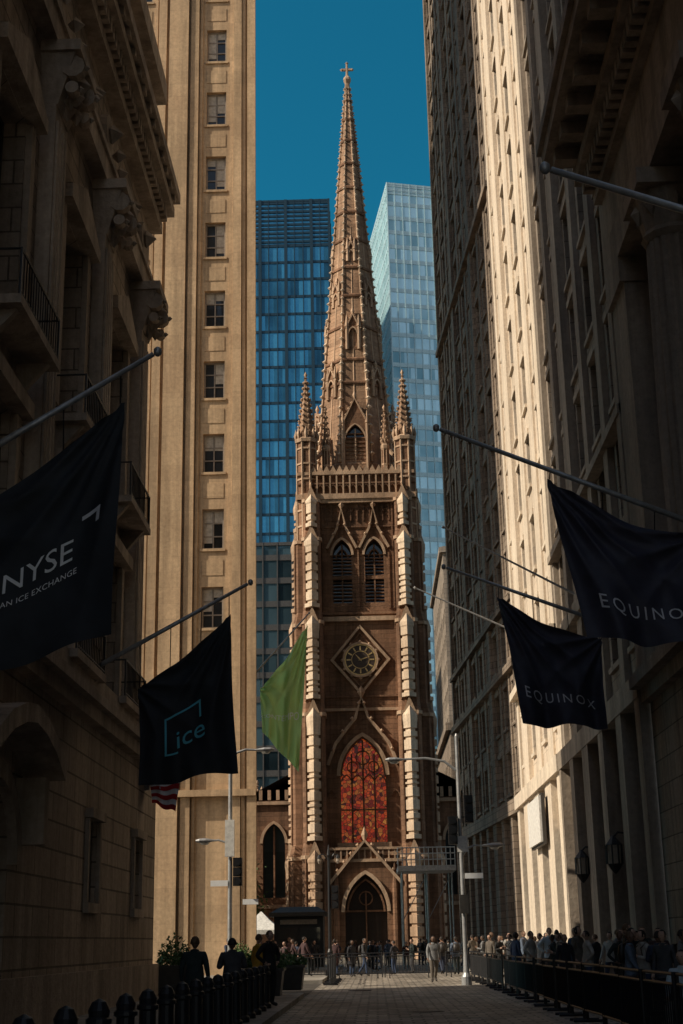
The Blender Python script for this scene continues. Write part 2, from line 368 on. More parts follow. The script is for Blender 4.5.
        box(T,F,-H-.4,H+.4,.1,.5,40.25,40.75); box(T,F,-H-.3,H+.3,.16,.44,42.6,42.9); box(S,F,-H-.25,H+.25,.2,.38,41.7,41.85)
        for k in range(17):
            u=-4.8+k*.6; box(T,F,u-.07,u+.07,.2,.4,40.75,42.6)
            if k<16:
                band(S,F,archpts(u+.08,u+.52,41.2,n=3),.07,.22,.36)
                prism(T,F,[(u+.0,42.9),(u+.3,43.5),(u+.6,42.9)],.22,.38)
        for c in (-4.15,4.15):
            stg=[(0,8.6,2.15,2.2),(9.6,20.6,1.75,2.0),(21.6,28.8,1.4,1.85),(29.8,36.5,1.05,1.65),(37.3,40.2,.75,1.5)]
            if i in (1,2): stg=[(a,b_,p*.66,w) for a,b_,p,w in stg]
            def fp(p,w):
                ch=.3*w/2
                return [(-w/2,-.05),(-w/2,max(p-ch,.02)),(-w/2+ch,p),(w/2-ch,p),(w/2,max(p-ch,.02)),(w/2,-.05)]
            rings=[]
            for a,b_,p,w in stg:
                for z in (a,b_): rings.append([F(c+x,y,z) for x,y in fp(p,w)])
            loft(S,rings)
            for a,b_,p,w in stg:
                pp=fp(p+.1,w+.2); loft(T,[[F(c+x,y,b_-.3) for x,y in pp],[F(c+x,y,b_) for x,y in pp]])
                for sx in (-1,1):
                    x=sx*(w/2-.3*w/2); q=F(c+x,p+.02,0); lathe(S,q[0],q[1],[(.1,a),(.1,b_-.3)],6)
                # stepped, panelled diamond shafts clasping every stage; the pale ones paint the sunlit strips
                q=F(c,p+.05,0); rr=.60 if w>1.6 else .5
                if i in (1,2): rr*=.5
                prof=[(rr+.08,a+.2),(rr+.08,a+.55)]; zz=a+.6
                while zz<b_-1.4:
                    hh=U(.4,1.1)
                    prof+=[(rr-.18,zz),(rr-.18,zz+.2),(rr,zz+.24),(rr,zz+hh)]; zz+=hh+.04
                prof+=[(rr+.08,max(b_-.8,zz+.1)),(rr+.08,max(b_-.4,zz+.3)),(.1,b_+.4)]
                lathe(SH if (a>5 and i in (0,3)) else T,q[0],q[1],prof,4,0.)
                prism(T,F,[(c-.55,b_-.1),(c,b_+1.25),(c+.55,b_-.1)],p-.45,p+.12); octa(T,F(c,p-.1,b_+1.4),.15,.3)
    S.face([fr[0](-H,0,43.0),fr[0](H,0,43.0),fr[0](H,-2*H,43.0),fr[0](-H,-2*H,43.0)])
    def pinn(x,y,z0,z1,z2,r,n=8):
        lathe(S,x,y,[(r,z0),(r,z1)],n)
        for k in range(n):
            a=math.pi/n+2*math.pi*k/n; px,py=x+r*math.cos(a),y+r*math.sin(a); lathe(T,px,py,[(r*.13,z0),(r*.13,z1)],5)
        zz=z0+1.2
        while zz<z1: lathe(T,x,y,[(r*1.1,zz),(r*1.1,zz+.16)],n); zz+=1.5
        lathe(T,x,y,[(r*1.2,z1-.1),(r*1.25,z1+.2),(r*.95,z1+.4)],n)
        for k in range(n):
            a=2*math.pi*k/n; px,py=x+r*1.05*math.cos(a),y+r*1.05*math.sin(a); octa(T,(px,py,z1+.7),r*.22,r*.8)
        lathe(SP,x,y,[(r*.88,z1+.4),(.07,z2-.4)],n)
        m=int((z2-z1)/.62)
        for j in range(1,m):
            t=j/m; rr=r*.88*(1-t)+.07
            for k in range(0,n,1 if r>.6 else 2):
                a=math.pi/n+2*math.pi*k/n; octa(T,(x+(rr+.05)*math.cos(a),y+(rr+.05)*math.sin(a),z1+.4+(z2-z1-.8)*t),.1+.06*r,.15)
        octa(T,(x,y,z2-.15),.18,.35); octa(T,(x,y,z2-.5),.24,.12)
    for sx in (-1,1):
        for sy in (-1,1):
            pinn(AX+sx*4.55,cy+sy*4.55,36.5,46.0,53.0,.92)
            for k in range(6):
                t=k/6; t2=(k+1)/6
                p0=(AX+sx*(4.2-1.7*t),cy+sy*(4.2-1.7*t),44.6+2.6*t*t); p1=(AX+sx*(4.2-1.7*t2),cy+sy*(4.2-1.7*t2),44.6+2.6*t2*t2)
                tube(T,[p0,p1],.2,5)
        pinn(AX+sx*2.75,cy-4.3,42.5,45.4,49.6,.36); pinn(AX+sx*2.75,cy+4.3,42.5,45.4,49.6,.36)
        pinn(AX+sx*4.3,cy-2.75,42.5,45.4,49.6,.36); pinn(AX+sx*4.3,cy+2.75,42.5,45.4,49.6,.36)
    zb,zt,rb=43.0,88.2,3.85
    rad=lambda z: rb*(zt-z)/(zt-zb)+.1
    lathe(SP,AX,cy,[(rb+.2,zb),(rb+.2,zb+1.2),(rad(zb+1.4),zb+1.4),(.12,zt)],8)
    for k in range(8):
        a=math.pi/8+k*math.pi/4
        tube(T,[(AX+(rad(z)+.03)*math.cos(a),cy+(rad(z)+.03)*math.sin(a),z) for z in (zb+1.4,60,zt)],[.17,.13,.06],5)
        z=zb+2.2
        while z<zt-1.2:
            s=.30*(1-.5*(z-zb)/(zt-zb))*U(.85,1.15); rr=rad(z)+.19*(1-.4*(z-zb)/(zt-zb))
            octa(SH,(AX+rr*math.cos(a),cy+rr*math.sin(a),z),s,s*.85); z+=.98-.25*(z-zb)/(zt-zb)  # paled crockets paint the sunlit edges of the spire
        a2=a+math.pi/8; ri=math.cos(math.pi/8)
        tube(T,[(AX+(rad(z)*ri)*math.cos(a2),cy+(rad(z)*ri)*math.sin(a2),z) for z in (zb+1.4,70)],[.09,.05],4)
    for z in (52.5,55.0,58.6,62.,65.2,68.4,71.6,74.5,77.4,80.2,82.8,85.2):
        lathe(S,AX,cy,[(rad(z)+.13,z),(rad(z)+.16,z+.18),(rad(z+.35)+.06,z+.35)],8)
    def luc(F,w,z0,zs,dep,off):
        P=archpts(-w/2+.18,w/2-.18,zs,n=6)
        o,P=archwin(S,gl,F,-w/2+.2,w/2-.2,z0+.3,zs,.4,off)
        wall(S,F,-w/2,w/2,z0,o[3]+.1,[o],off)
        for u in (-w/2,w/2): S.face([F(u,off,z0),F(u,off,o[3]+.1),F(u,off-dep,o[3]+.1),F(u,off-dep,z0)])
        zt2=o[3]+.1; hh=w*1.05
        prism(S,F,[(-w/2,zt2),(0,zt2+hh),(w/2,zt2)],off-dep,off)
        band(T,F,P,.14,off+.003,off+.14); band(T,F,[(-w/2-.1,zt2-.25),(0,zt2+hh),(w/2+.1,zt2-.25)],.18,off-.3,off+.16)
        box(T,F,-.06,.06,off-.36,off-.1,z0+.3,zs+w*.55)
        if w>2:
            for k in range(9): box(S,F,-w/2+.2,w/2-.2,off-.35,off-.2,z0+.5+k*.42,z0+.62+k*.42)
        for u in (-w/2,w/2): q=F(u,off,0); lathe(T,q[0],q[1],[(.2,z0),(.2,zt2),(.26,zt2+.05),(.05,zt2+1.3)],6)
        for t in (.25,.5,.75):
            for s in (-1,1): octa(T,F(s*w/2*(1-t),off,zt2+hh*t+.3),.15)
        octa(T,F(0,off-.1,zt2+hh+.5),.2,.5)
    for (nx,ny) in ((0,-1),(-1,0),(1,0),(0,1)):
        F=Fr((AX,cy),(-ny,nx),(nx,ny))
        luc(F,2.3,43.3,46.4,2.2,3.75); luc(F,1.15,56.2,57.8,.9,2.65); luc(F,.7,66.0,66.9,.6,1.85)
    for k in range(4):
        a=math.pi/4+k*math.pi/2; nx,ny=math.cos(a),math.sin(a); F=Fr((AX,cy),(-ny,nx),(nx,ny))
        luc(F,1.0,51.3,52.6,.9,3.05); luc(F,.8,61.2,62.2,.7,2.2)
    c=g.part('spire_cross','church_trim'); lathe(c,AX,cy,[(.2,87.4),(.42,87.9),(.42,88.1),(.15,88.5),(.11,89.9)],8)
    F=Fr((AX,cy),(1,0),(0,-1)); box(c,F,-.5,.5,-.1,.1,89.1,89.32)
    for u,z in ((-.55,89.2),(.55,89.2),(0,90.0)): octa(c,F(u,0,z),.2)
    # porch
    F=fr[0]; D=1.7
    o,P=archwin(S,wd,F,-1.75,1.75,.6,4.0,1.0,D); wall(S,F,-3.0,3.0,0,8.0,[o],D)
    for u in (-3.0,3.0): S.face([F(u,D,0),F(u,D,8),F(u,0,8),F(u,0,0)])
    S.face([F(-3,D,8),F(3,D,8),F(3,0,8),F(-3,0,8)])
    band(T,F,P,.3,D+.003,D+.25); band(S,F,archpts(-1.45,1.45,4.0),.16,D-.6,D-.3); band(T,F,[(-2.9,6.2),(0,9.6),(2.9,6.2)],.26,D+.004,D+.4)
    prism(S,F,[(-2.4,8.0),(2.4,8.0),(0,9.6)],D-.5,D)
    for t in (.2,.4,.6,.8):
        for s in (-1,1): octa(T,F(s*2.9*(1-t),D+.2,6.2+3.4*t+.45),.2)
    octa(T,F(0,D+.1,10.2),.3,.7)
    box(T,F,-3.1,3.1,D+.005,D+.2,8.0,8.25)
    for k in range(13):
        u=-3+k*.5; box(T,F,u-.06,u+.06,D-.1,D+.1,8.25,9.0)
    box(T,F,-3.1,3.1,D-.15,D+.15,9.0,9.2)
    box(S,F,-.06,.06,D-.95,D-.75,.6,5.6)
    for u in (-1.2,-.6,.6,1.2): box(wd,F,u-.04,u+.04,D-.99,D-.9,.6,4.2)
    box(S,F,-1.74,1.74,D-.96,D-.8,4.0,4.15); band(S,F,[(.5*math.cos(-a*.5236),5.1+.5*math.sin(-a*.5236)) for a in range(12)],.1,D-.97,D-.8,True)
    for u in (-2.45,2.45):
        q=F(u,D+.1,0); lathe(S,q[0],q[1],[(.26,0),(.26,6.0),(.22,6.4),(.05,8.0)],8)
    st=g.part('steps','pave')
    for k in range(4): box(st,F,-3.2-.3*k,3.2+.3*k,D+.01,D+.5+.35*k,.0,.6-.15*k-.001*k)
    # nave and aisles
    W=11.3
    for s in (-1,1):
        Fw=Fr((AX,FY+6.5),(1,0),(0,-1)); ops=[]
        a,c=(-W,-5.05) if s<0 else (5.05,W)
        m=(a+c)/2
        o,P=archwin(S,gl,Fw,m-1.,m+1.,5.5,10.2,.5); band(T,Fw,P,.25,.003,.22); wall(S,Fw,a,c,0,14,[o]); box(S,Fw,m-.07,m+.07,-.45,-.2,5.5,11.7)
        for z in (4.6,13.6): box(T,Fw,a,c,.004,.25,z,z+.3)
        for k in range(8): uu=a+.4+k*(c-a-.8)/7; box(T,Fw,uu-.15,uu+.15,0.0,.25,14.02,14.9)
        Fs=Fr((AX+s*W,FY+6.5),(0,1),(s,0)); ops=[]
        for k in range(7):
            cc=3.5+k*6.5; o,P=archwin(S,gl,Fs,cc-1,cc+1,5,9.8,.5); ops.append(o); band(T,Fs,P,.25,.003,.2)
        wall(S,Fs,0,48,0,14,ops)
        for k in range(8):
            cc=.3+k*6.5; frus(S,Fs,(cc-.6,cc+.6,-.1,1.5),0,(cc-.5,cc+.5,-.1,.9),13); q=Fs(cc,.5,0); pinn(q[0],q[1],13,15,18.6,.45)
        r=g.part('roof','slate'); x0,x1=AX+s*W,AX+s*5.4
        r.face([(x0,FY+6.5,14),(x0,FY+54.5,14),(x1,FY+54.5,17),(x1,FY+6.5,17)])
        S.face([(x1,FY+6.5,14),(x1,FY+54.5,14),(x1,FY+54.5,19),(x1,FY+6.5,19)])
        r.face([(x1,FY+6.5,19),(x1,FY+54.5,19),(AX,FY+54.5,24),(AX,FY+6.5,24)])
        S.face([(AX+s*W,FY+54.5,0),(AX,FY+54.5,0),(AX,FY+54.5,24),(AX+s*W,FY+54.5,14)])
        S.face([(AX+s*5.4,FY+6.5,0),(AX,FY+6.5,0),(AX,FY+6.5,24),(AX+s*5.4,FY+6.5,19)])
    g.fin()
church()
def tree(x,y,h,w):
    g=G('unseen_churchyard_tree',(x,y,0)); b=g.part('trunk_and_limbs','bark'); tube(b,[(x,y,0),(x+.1,y,h*.25),(x-.1,y+.1,h*.5),(x,y,h*.8)],[.35,.27,.2,.06],8)
    tips=[]
    for k in range(11):
        a=k*2.4; z0=h*(.28+.05*k); l=w*U(.5,.95)*(1-.04*k); p0=Vector((x,y,z0)); p2=p0+Vector((math.cos(a)*l,math.sin(a)*l,l*.7)); p1=(p0+p2)/2+Vector((0,0,-.2))
        tube(b,[tuple(p0),tuple(p1),tuple(p2)],[.12,.08,.02],5); tips+=[p1,p2,(p1+p2)/2]
    tips.append(Vector((x,y,h*.9))); l=g.part('foliage','leaf')
    for t in tips:
        for k in range(130):
            c=t+Vector((random.gauss(0,.7),random.gauss(0,.7),random.gauss(0,.5))); d=Vector((U(-1,1),U(-1,1),U(-1,1))).normalized()*U(.12,.2); e=d.cross(Vector((U(-1,1),U(-1,1),U(-1,1)))).normalized()*.08
            l.face([c-d,c+e,c+d,c-e])
    g.fin()
tree(-13.8,119.2,15,3.6); tree(-22,122.5,17,4.5); tree(-12.8,125.5,12,3.)  # unseen trees added to shade the lower church front
# ================================================================== LEFT NEAR BUILDING
def left_building():
    g=G('stone_exchange_building',(-7.1,46.5,0)); S=g.part('ashlar_walls','lime_l'); T=g.part('carved_trim','lime_l2'); gl=g.part('window_glass','win'); f=g.part('window_frames','wframe'); ir=g.part('balcony_railings','iron')
    F=Fr((-7.1,0),(0,1),(1,0)); E=46.5; Fu=Fr((-7.75,0),(0,1),(1,0)); Y0=-14
    ops=[]
    for c in (42.8,36.0,):
        o=(c-.6,c+.6,2.7,4.7); ops.append(o); win(S,gl,f,F,o,.2,0,1,2,.1); 
        box(T,F,c-.85,c+.85,.002,.14,2.45,2.69)
        for u in (c-.85,c+.65): box(T,F,u,u+.2,.002,.1,2.7,4.7)
        box(T,F,c-.9,c+.9,.003,.2,4.72,4.95)
    for c in (26.2,15.,5.):
        o,P=archwin(S,g.part('doors','wood'),F,c-1.5,c+1.5,.15,3.2,.8,0,'round'); ops.append(o); band(T,F,P,.35,.003,.2)
        P=[(c-2.6,4.9),(c-1.7,5.35),(c-.8,5.6),(c,5.7),(c+.8,5.6),(c+1.7,5.35),(c+2.6,4.9)]; band(T,F,P,.35,.004,.85)
        for u in (c-2.2,c+1.9): box(T,F,u,u+.35,.004,.6,3.6,4.9)
    wall(S,F,Y0,E,0,7,ops)
    box(T,F,Y0,E+.12,.003,.18,0,1.1)
    box(T,F,Y0,E+.25,-.66,.3,7.0,7.35); box(T,F,Y0,E+.4,-.66,.5,7.35,7.6); box(T,F,Y0,E+.1,-.66,.1,7.6,8.3)
    Fe=Fr((-7.1,E),(-1,0),(0,1)); wall(S,Fe,0,6.9,0,7,[]); Fe2=Fr((-7.75,E),(-1,0),(0,1))
    ops=[]
    for r in range(5):
        o=(2.,3.4,9+3.6*r,11.2+3.6*r); ops.append(o); win(S,gl,f,Fe2,o)
    wall(S,Fe2,0,6.25,7,33.4,ops)
    ops=[]; pil=[43.9-6.65*k for k in range(9)]
    for p in pil:
        box(T,Fu,p-.75,p+.75,.003,.45,8.3,8.9)
        box(T,Fu,p-.62,p+.62,.003,.36,8.9,21.6)
        for k in range(4): box(T,Fu,p-.5+k*.28,p-.36+k*.28,.362,.42,9.4,21.2)
        frus(T,Fu,(p-.62,p+.62,.0,.4),21.6,(p-.9,p+.9,.0,.85),22.9); box(T,Fu,p-1.0,p+1.0,0.0,1.0,22.9,23.2)
        for s in (-1,1):
            for z,r in ((22.55,.30),(21.95,.17)): 
                tube(T,[Fu(p+s*.68-.14,.78,z),Fu(p+s*.68+.14,.78,z)],r,10)
                octa(T,Fu(p+s*.68,.8+r,z),.1,.1)
            for z in (21.85,22.2,22.5): octa(T,Fu(p+s*.35,.66,z),.18,.28)
        for z,dd in ((21.8,.5),(22.15,.68),(22.5,.82)): octa(T,Fu(p,dd,z),.26,.34)
    for p in pil:
        c=p-3.33
        o=(c-1.35,c+1.35,8.6,12.9); ops.append(o); win(S,gl,f,Fu,o,.6,0,1,2,.09)
        o=(c-1.35,c+1.35,14.6,20.2); ops.append(o); win(S,gl,f,Fu,o,.6,0,1,3,.09)
        for z0,z1 in ((8.6,12.9),(14.6,20.2)):
            for u in (c-1.75,c+1.4): box(T,Fu,u,u+.35,.003,.16,z0,z1)
            box(T,Fu,c-1.9,c+1.9,.004,.4,z1+.02,z1+.4)
        prism(T,Fu,[(c-1.9,20.62),(c,21.5),(c+1.9,20.62)],.003,.38)
        box(T,Fu,c-1.3,c+1.3,.004,.1,13.5,14.1)
        for k in range(9):
            t=k/8; octa(T,Fu(c-1.6+3.2*t,.22,25.6-1.0*math.sin(math.pi*t)),.26,.26)
        for zb in (8.35,14.25):
            box(T,Fu,c-1.8,c+1.8,.006,.95,zb-.2,zb)
            for u in (c-1.5,c+1.3): frus(T,Fu,(u,u+.2,.005,.2),zb-.9,(u,u+.2,.005,.8),zb-.2)
            for u in (c-1.75,c+1.75): tube(ir,[Fu(u,.9,zb),Fu(u,.9,zb+1.05)],.03,5); tube(ir,[Fu(u,.9,zb+1.03),Fu(u,.02,zb+1.03)],.025,5)
            tube(ir,[Fu(c-1.75,.9,zb+1.03),Fu(c+1.75,.9,zb+1.03)],.03,5); tube(ir,[Fu(c-1.75,.9,zb+.1),Fu(c+1.75,.9,zb+.1)],.02,5)
            for k in range(17): u=c-1.7+k*.2125; tube(ir,[Fu(u,.9,zb),Fu(u,.9,zb+1.03)],.014,4)
    wall(S,Fu,Y0,E,7,33.4,ops)
    X=E+.1
    box(T,Fu,Y0,X,.001,.42,23.2,23.9); box(T,Fu,Y0,X+.05,.001,.5,23.9,24.1)
    for p in pil: tube(T,[Fu(p,.05,25.3),Fu(p,.28,25.3)],.6,12); octa(T,Fu(p,.35,25.3),.35,.35)
    box(T,Fu,Y0,X+.1,.001,.45,27.0,27.4)
    for k in range(140): u=E-.1-k*.42; box(T,Fu,u-.13,u+.1,.002,.65,27.4,27.85)
    box(T,Fu,Y0,X+.4,.0,.85,27.85,28.2); 
    for k in range(60): u=E-k*1.0; box(T,Fu,u-.15,u+.15,.0,.95,28.2,28.45)
    box(T,Fu,Y0,X+.5,.0,1.05,28.45,28.85)
    for k in range(30): u=45.2-k*1.9; box(T,Fu,u-.3,u+.3,.0,.35,29.5,31.6)
    box(T,Fu,Y0,X+.2,.0,.5,32.6,33.5)
    S.face([(-7.75,Y0,33.5),(-7.75,E,33.5),(-14,E,33.5),(-14,Y0,33.5)]); S.face([(-7.1,Y0,0),(-14,Y0,0),(-14,Y0,33.5),(-7.1,Y0,33.5)])
    g.fin()
left_building()
def tower_block(name,x0,x1,y0,y1,h,mat,bw=3.2,fh=3.9,faces='NESW',z0=0,ww=1.4,wh=2.2):
    g=G(name,(x0,y0,0)); S=g.part('walls',mat); gl=g.part('window_glass','win'); f=g.part('window_frames','wframe'); T=g.part('cornice',mat)
    for c in 'NESW':
        F,w={'S':(Fr((x0,y0),(1,0),(0,-1)),x1-x0),'N':(Fr((x1,y1),(-1,0),(0,1)),x1-x0),'E':(Fr((x1,y0),(0,1),(1,0)),y1-y0),'W':(Fr((x0,y1),(0,-1),(-1,0)),y1-y0)}[c]
        nb=max(1,int(w/bw)); nf=int((h-z0-3)/fh); ops=[]
        if c in faces:
            for i in range(nb):
                for j in range(nf):
                    u=w*(i+.5)/nb; z=z0+3+j*fh; o=(u-ww/2,u+ww/2,z,z+wh); ops.append(o); win(S,gl,None,F,o,.3)
        wall(S,F,0,w,z0,h,ops); box(T,F,-.3,w+.3,.003,.5,h-1,h-.2)
    S.face([(x0,y0,h),(x1,y0,h),(x1,y1,h),(x0,y1,h)])
    g.fin()
tower_block('unseen_office_tower',-25,-14,-14,46.4,64,'lime_l',faces='EN',bw=4)  # unseen set-back tower, placed and sized to shade the street
# ================================================================== TAN TOWER (fluted)
def tan_tower():
    x1=-6.2; y0=76.; g=G('fluted_limestone_tower',(x1,y0,0)); S=g.part('walls','tan'); gl=g.part('window_glass','win'); f=g.part('window_frames','wframe_l'); bl=g.part('window_blinds','blind')
    F=Fr((x1,y0),(-1,0),(0,-1)); Hh=96; ops=[]
    for k in range(7):
        c=2.46+k*4.75
        for j in range(19):
            z=18.45+4.56*j
            if z>92: break
            o=(c-.62,c+.62,z,z+2.35); ops.append(o); win(S,gl,f,F,o,.32,0,1,2,.07)
            for a,b_ in ((-.53,-.05),(.05,.53)):
                hb=random.choice((.0,.5,.9,1.3,.7,1.9))
                if hb: box(bl,F,c+a,c+b_,-.29,-.285,z+2.3-hb,z+2.3)  # pale blinds, some added to stand for bright reflections in the panes
            box(S,F,c-.72,c+.72,.003,.1,z-.16,z-.01)
            box(S,F,c-.6,c+.6,.003,.03,z+3.0,z+3.9)
    wall(S,F,0,34,0,Hh,ops)
    for k in range(-1,8):
        c=2.46+k*4.75
        for a,w,p in ((.86,.16,.12),(1.1,.5,.28),(1.75,1.2,.42),(3.15,.5,.28),(3.75,.14,.12)):
            u=c+a
            if u<0.02 or u+w>34: continue
            box(S,F,u,u+w,.002,p,0,Hh)
    for u,w,p in ((0.0,.5,.36),(.62,.2,.2),(.95,.2,.2),(1.28,.22,.14)): box(S,F,u,u+w,.002,p,0,Hh)
    for z in (9.2,): box(S,F,0,34,.003,.5,z,z+.35)
    Fn=Fr((x1,y0),(-1.5/15.07,15/15.07),(15/15.07,1.5/15.07)); ops=[]
    for k in range(3):
        for j in range(20):
            o=(2+4.8*k,3.4+4.8*k,6+4.56*j-.0,8.3+4.56*j)
            if o[3]<Hh: ops.append(o); win(S,gl,f,Fn,o)
    wall(S,Fn,0,15.07,0,Hh,ops)
    S.face([(x1-1.5,91,0),(x1-34,91,0),(x1-34,91,Hh),(x1-1.5,91,Hh)]); S.face([(x1-34,y0,0),(x1-34,91,0),(x1-34,91,Hh),(x1-34,y0,Hh)])
    S.face([(x1,y0,Hh),(x1-1.5,91,Hh),(x1-34,91,Hh),(x1-34,y0,Hh)])
    g.fin()
tan_tower()
# ================================================================== RIGHT BUILDINGS
def right_bank():
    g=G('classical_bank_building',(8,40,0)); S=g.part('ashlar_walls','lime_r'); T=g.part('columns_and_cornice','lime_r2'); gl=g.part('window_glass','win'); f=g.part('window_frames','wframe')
    F=Fr((8,0),(0,1),(-1,0)); ops=[]; Y1=40.; Y0=-14
    for c in (33.,26.5,20.,13.5,7.,0.):
        o=(c-1.25,c+1.25,2.2,6.3); ops.append(o); win(S,gl,f,F,o,.6,0,1,3,.09,T)
        for u in (c-1.6,c+1.3): box(T,F,u,u+.3,.002,.12,2.2,6.3)
        box(T,F,c-1.8,c+1.8,.003,.3,6.35,6.7)
    wall(S,F,Y0,Y1,0,8.3,ops)
    box(T,F,Y0,Y1,.003,.22,0,1.2); box(T,F,Y0,Y1,.003,.25,8.0,8.4); box(T,F,Y0,Y1+.1,-1.3,.55,8.4,8.75); box(T,F,Y0,Y1,-1.3,.3,8.75,9.6)
    Fr2=Fr((9.1,0),(0,1),(-1,0)); ops=[]
    for c in [36.4-5.4*k for k in range(9)]:
        for z0,z1 in ((10.4,13.6),(15.0,18.4)):
            o=(c-1.2,c+1.2,z0,z1); ops.append(o); win(S,gl,f,Fr2,o,.5,0,1,2,.08); box(T,Fr2,c-1.5,c+1.5,.003,.3,z1+.05,z1+.4)
        for k in range(12):
            z0=29+4*k; z1=z0+2.4
            o=(c-.9,c+.9,z0,z1); ops.append(o); win(S,gl,f,Fr2,o,.4,0,1,1,.08,T)
    wall(S,Fr2,Y0,Y1,8.4,80,ops)  # storeys out of view, raised to bounce sunlight onto the left building
    for c in [39.1-5.4*k for k in range(10)]:
        q=F(c,-.35,0)
        if c>38.5: box(T,F,c-1.2,c+.9,-1.2,.15,9.6,20.2); box(T,F,c-1.3,c+.9,-1.2,.3,20.2,21.); continue
        n=40; rs=[]
        for z,r in ((9.6,.98),(9.9,.98),(9.95,.88),(10.2,.85),(10.25,.8),(14,.8),(19.2,.7)):
            fl=.0 if z<10.22 else .06
            rs.append([(q[0]+(r-(fl if i%2 else 0))*math.cos(2*math.pi*i/n),q[1]+(r-(fl if i%2 else 0))*math.sin(2*math.pi*i/n),z) for i in range(n)])
        loft(T,rs); lathe(T,q[0],q[1],[(.7,19.2),(.82,19.35),(.75,19.5),(.95,20.5)],12); box(T,F,c-1.05,c+1.05,-1.3,.68,20.5,20.95)
        for k in range(8): a=k*math.pi/4; octa(T,(q[0]+.85*math.cos(a),q[1]+.85*math.sin(a),20.1),.2,.35)
    box(T,F,Y0,Y1,-1.3,.3,21.,22.2); box(T,F,Y0,Y1,-1.3,.2,22.2,24.0); box(T,F,Y0,Y1+.1,-1.3,.45,24.0,24.3)
    for k in range(112): u=Y1-.2-k*.48; box(T,F,u-.15,u+.12,.2,.8,24.3,24.8)
    box(T,F,Y0,Y1+.3,-1.3,1.0,24.8,25.2)
    for k in range(35): u=Y1-.5-k*1.5; box(T,F,u-.25,u+.25,.3,1.7,25.2,25.6)
    box(T,F,Y0,Y1+.5,-1.3,1.95,25.6,26.1); box(T,F,Y0,Y1+.6,-1.3,2.1,26.1,26.5)
    S.face([(8,Y0,0),(22,Y0,0),(22,Y0,80),(8,Y0,80)]); S.face([(8.2,Y0,80),(22,Y0,80),(22,40,80),(8.2,40,80)])
    g.fin()
right_bank()
def slab_tower(name,A,B,h,mat,bay,fh,zb,ww,wh,depth=14,belts=(),pier=.25,trim='lime_r2',nv=1,pw=(.35,.55),pairs=0):
    dx,dy=B[0]-A[0],B[1]-A[1]; Lw=math.hypot(dx,dy); u=(dx/Lw,dy/Lw); n=(-u[1],u[0])
    g=G(name,(A[0],A[1],0)); S=g.part('walls',mat); T=g.part('piers_and_belts',trim); gl=g.part('window_glass','win'); f=g.part('window_frames','wframe'); bl=g.part('window_blinds','blind')
    F=Fr(A,u,n); nb=int(round(Lw/bay)); ops=[]; bw=Lw/nb
    for i in range(nb):
        c=bw*(i+.5)
        o=(c-bw*.32,c+bw*.32,1.6,6.2); ops.append(o); win(S,gl,f,F,o,.5,0,2,2,.09,T)
        z=zb
        while z+wh<h-2:
            o=(c-ww/2,c+ww/2,z,z+wh); ops.append(o); win(S,gl,f,F,o,.35,0,nv,1,.06,T)
            if R()<.4:
                hb=wh*random.choice((.25,.4,.55)); box(bl,F,c-ww/2+.1,c+ww/2-.1,-.325,-.32,z+wh-hb,z+wh-.09)
            box(T,F,c-ww/2-.1,c+ww/2+.1,.004,.09,z+wh+.02,z+wh+.3)
            z+=fh
    wall(S,F,0,Lw,0,h,ops)
    for i in range(nb+1):
        c=bw*i; w=pw[0] if i%3 else pw[1]
        box(T,F,max(c-w,0),min(c+w,Lw),.002,pier+(0 if i%3 else .12),8.9,h)
        box(T,F,max(c-w*1.2,0),min(c+w*1.2,Lw),.002,pier+.25,0,8.2)
    for z,hh,p in belts: box(T,F,0,Lw,.003,p,z,z+hh)
    for Fx in (Fr(B,(-n[0],-n[1]),u),Fr(A,(-n[0],-n[1]),(-u[0],-u[1]))):
        ops=[]
        for i in range(int(depth/bay)):
            z=zb
            while z+wh<h-2: o=(1.5+bay*i,1.5+bay*i+ww,z,z+wh); ops.append(o); win(S,gl,None,Fx,o,.3); z+=fh
        wall(S,Fx,0,depth,0,h,ops)
    S.face([F(0,0,h),F(Lw,0,h),F(Lw,-depth,h),F(0,-depth,h)])
    g.fin(); return F
slab_tower('office_building',(8.15,40.05),(8.15,58.2),92,'office',3.6,3.95,10.2,1.9,3.0,belts=((8.2,.7,.5),(12.95,.4,.55),(16.9,.3,.4)),pier=.22,pw=(.4,.6),trim='office2')
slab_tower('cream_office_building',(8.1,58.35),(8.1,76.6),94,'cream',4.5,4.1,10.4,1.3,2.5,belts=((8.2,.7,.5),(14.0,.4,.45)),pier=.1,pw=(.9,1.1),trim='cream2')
slab_tower('brick_office_tower',(8.3,77.3),(6.35,104),104,'brick_r',2.9,3.75,9.6,1.35,2.3,depth=22,belts=((8.2,.8,.5),(16.2,.4,.4),(20,.3,.35),(46.3,.4,.4)),pier=.1,trim='brick_r')
g=G('shop_sign',(7.5,66,6)); b=g.part('board','white'); box(b,Fr((7.45,0),(0,1),(-1,0)),63.2,68.,0,.1,5.7,7.7)
box(g.part('frame','wframe'),Fr((7.5,0),(0,1),(-1,0)),63.1,68.1,-.1,.04,5.6,7.8); g.fin()
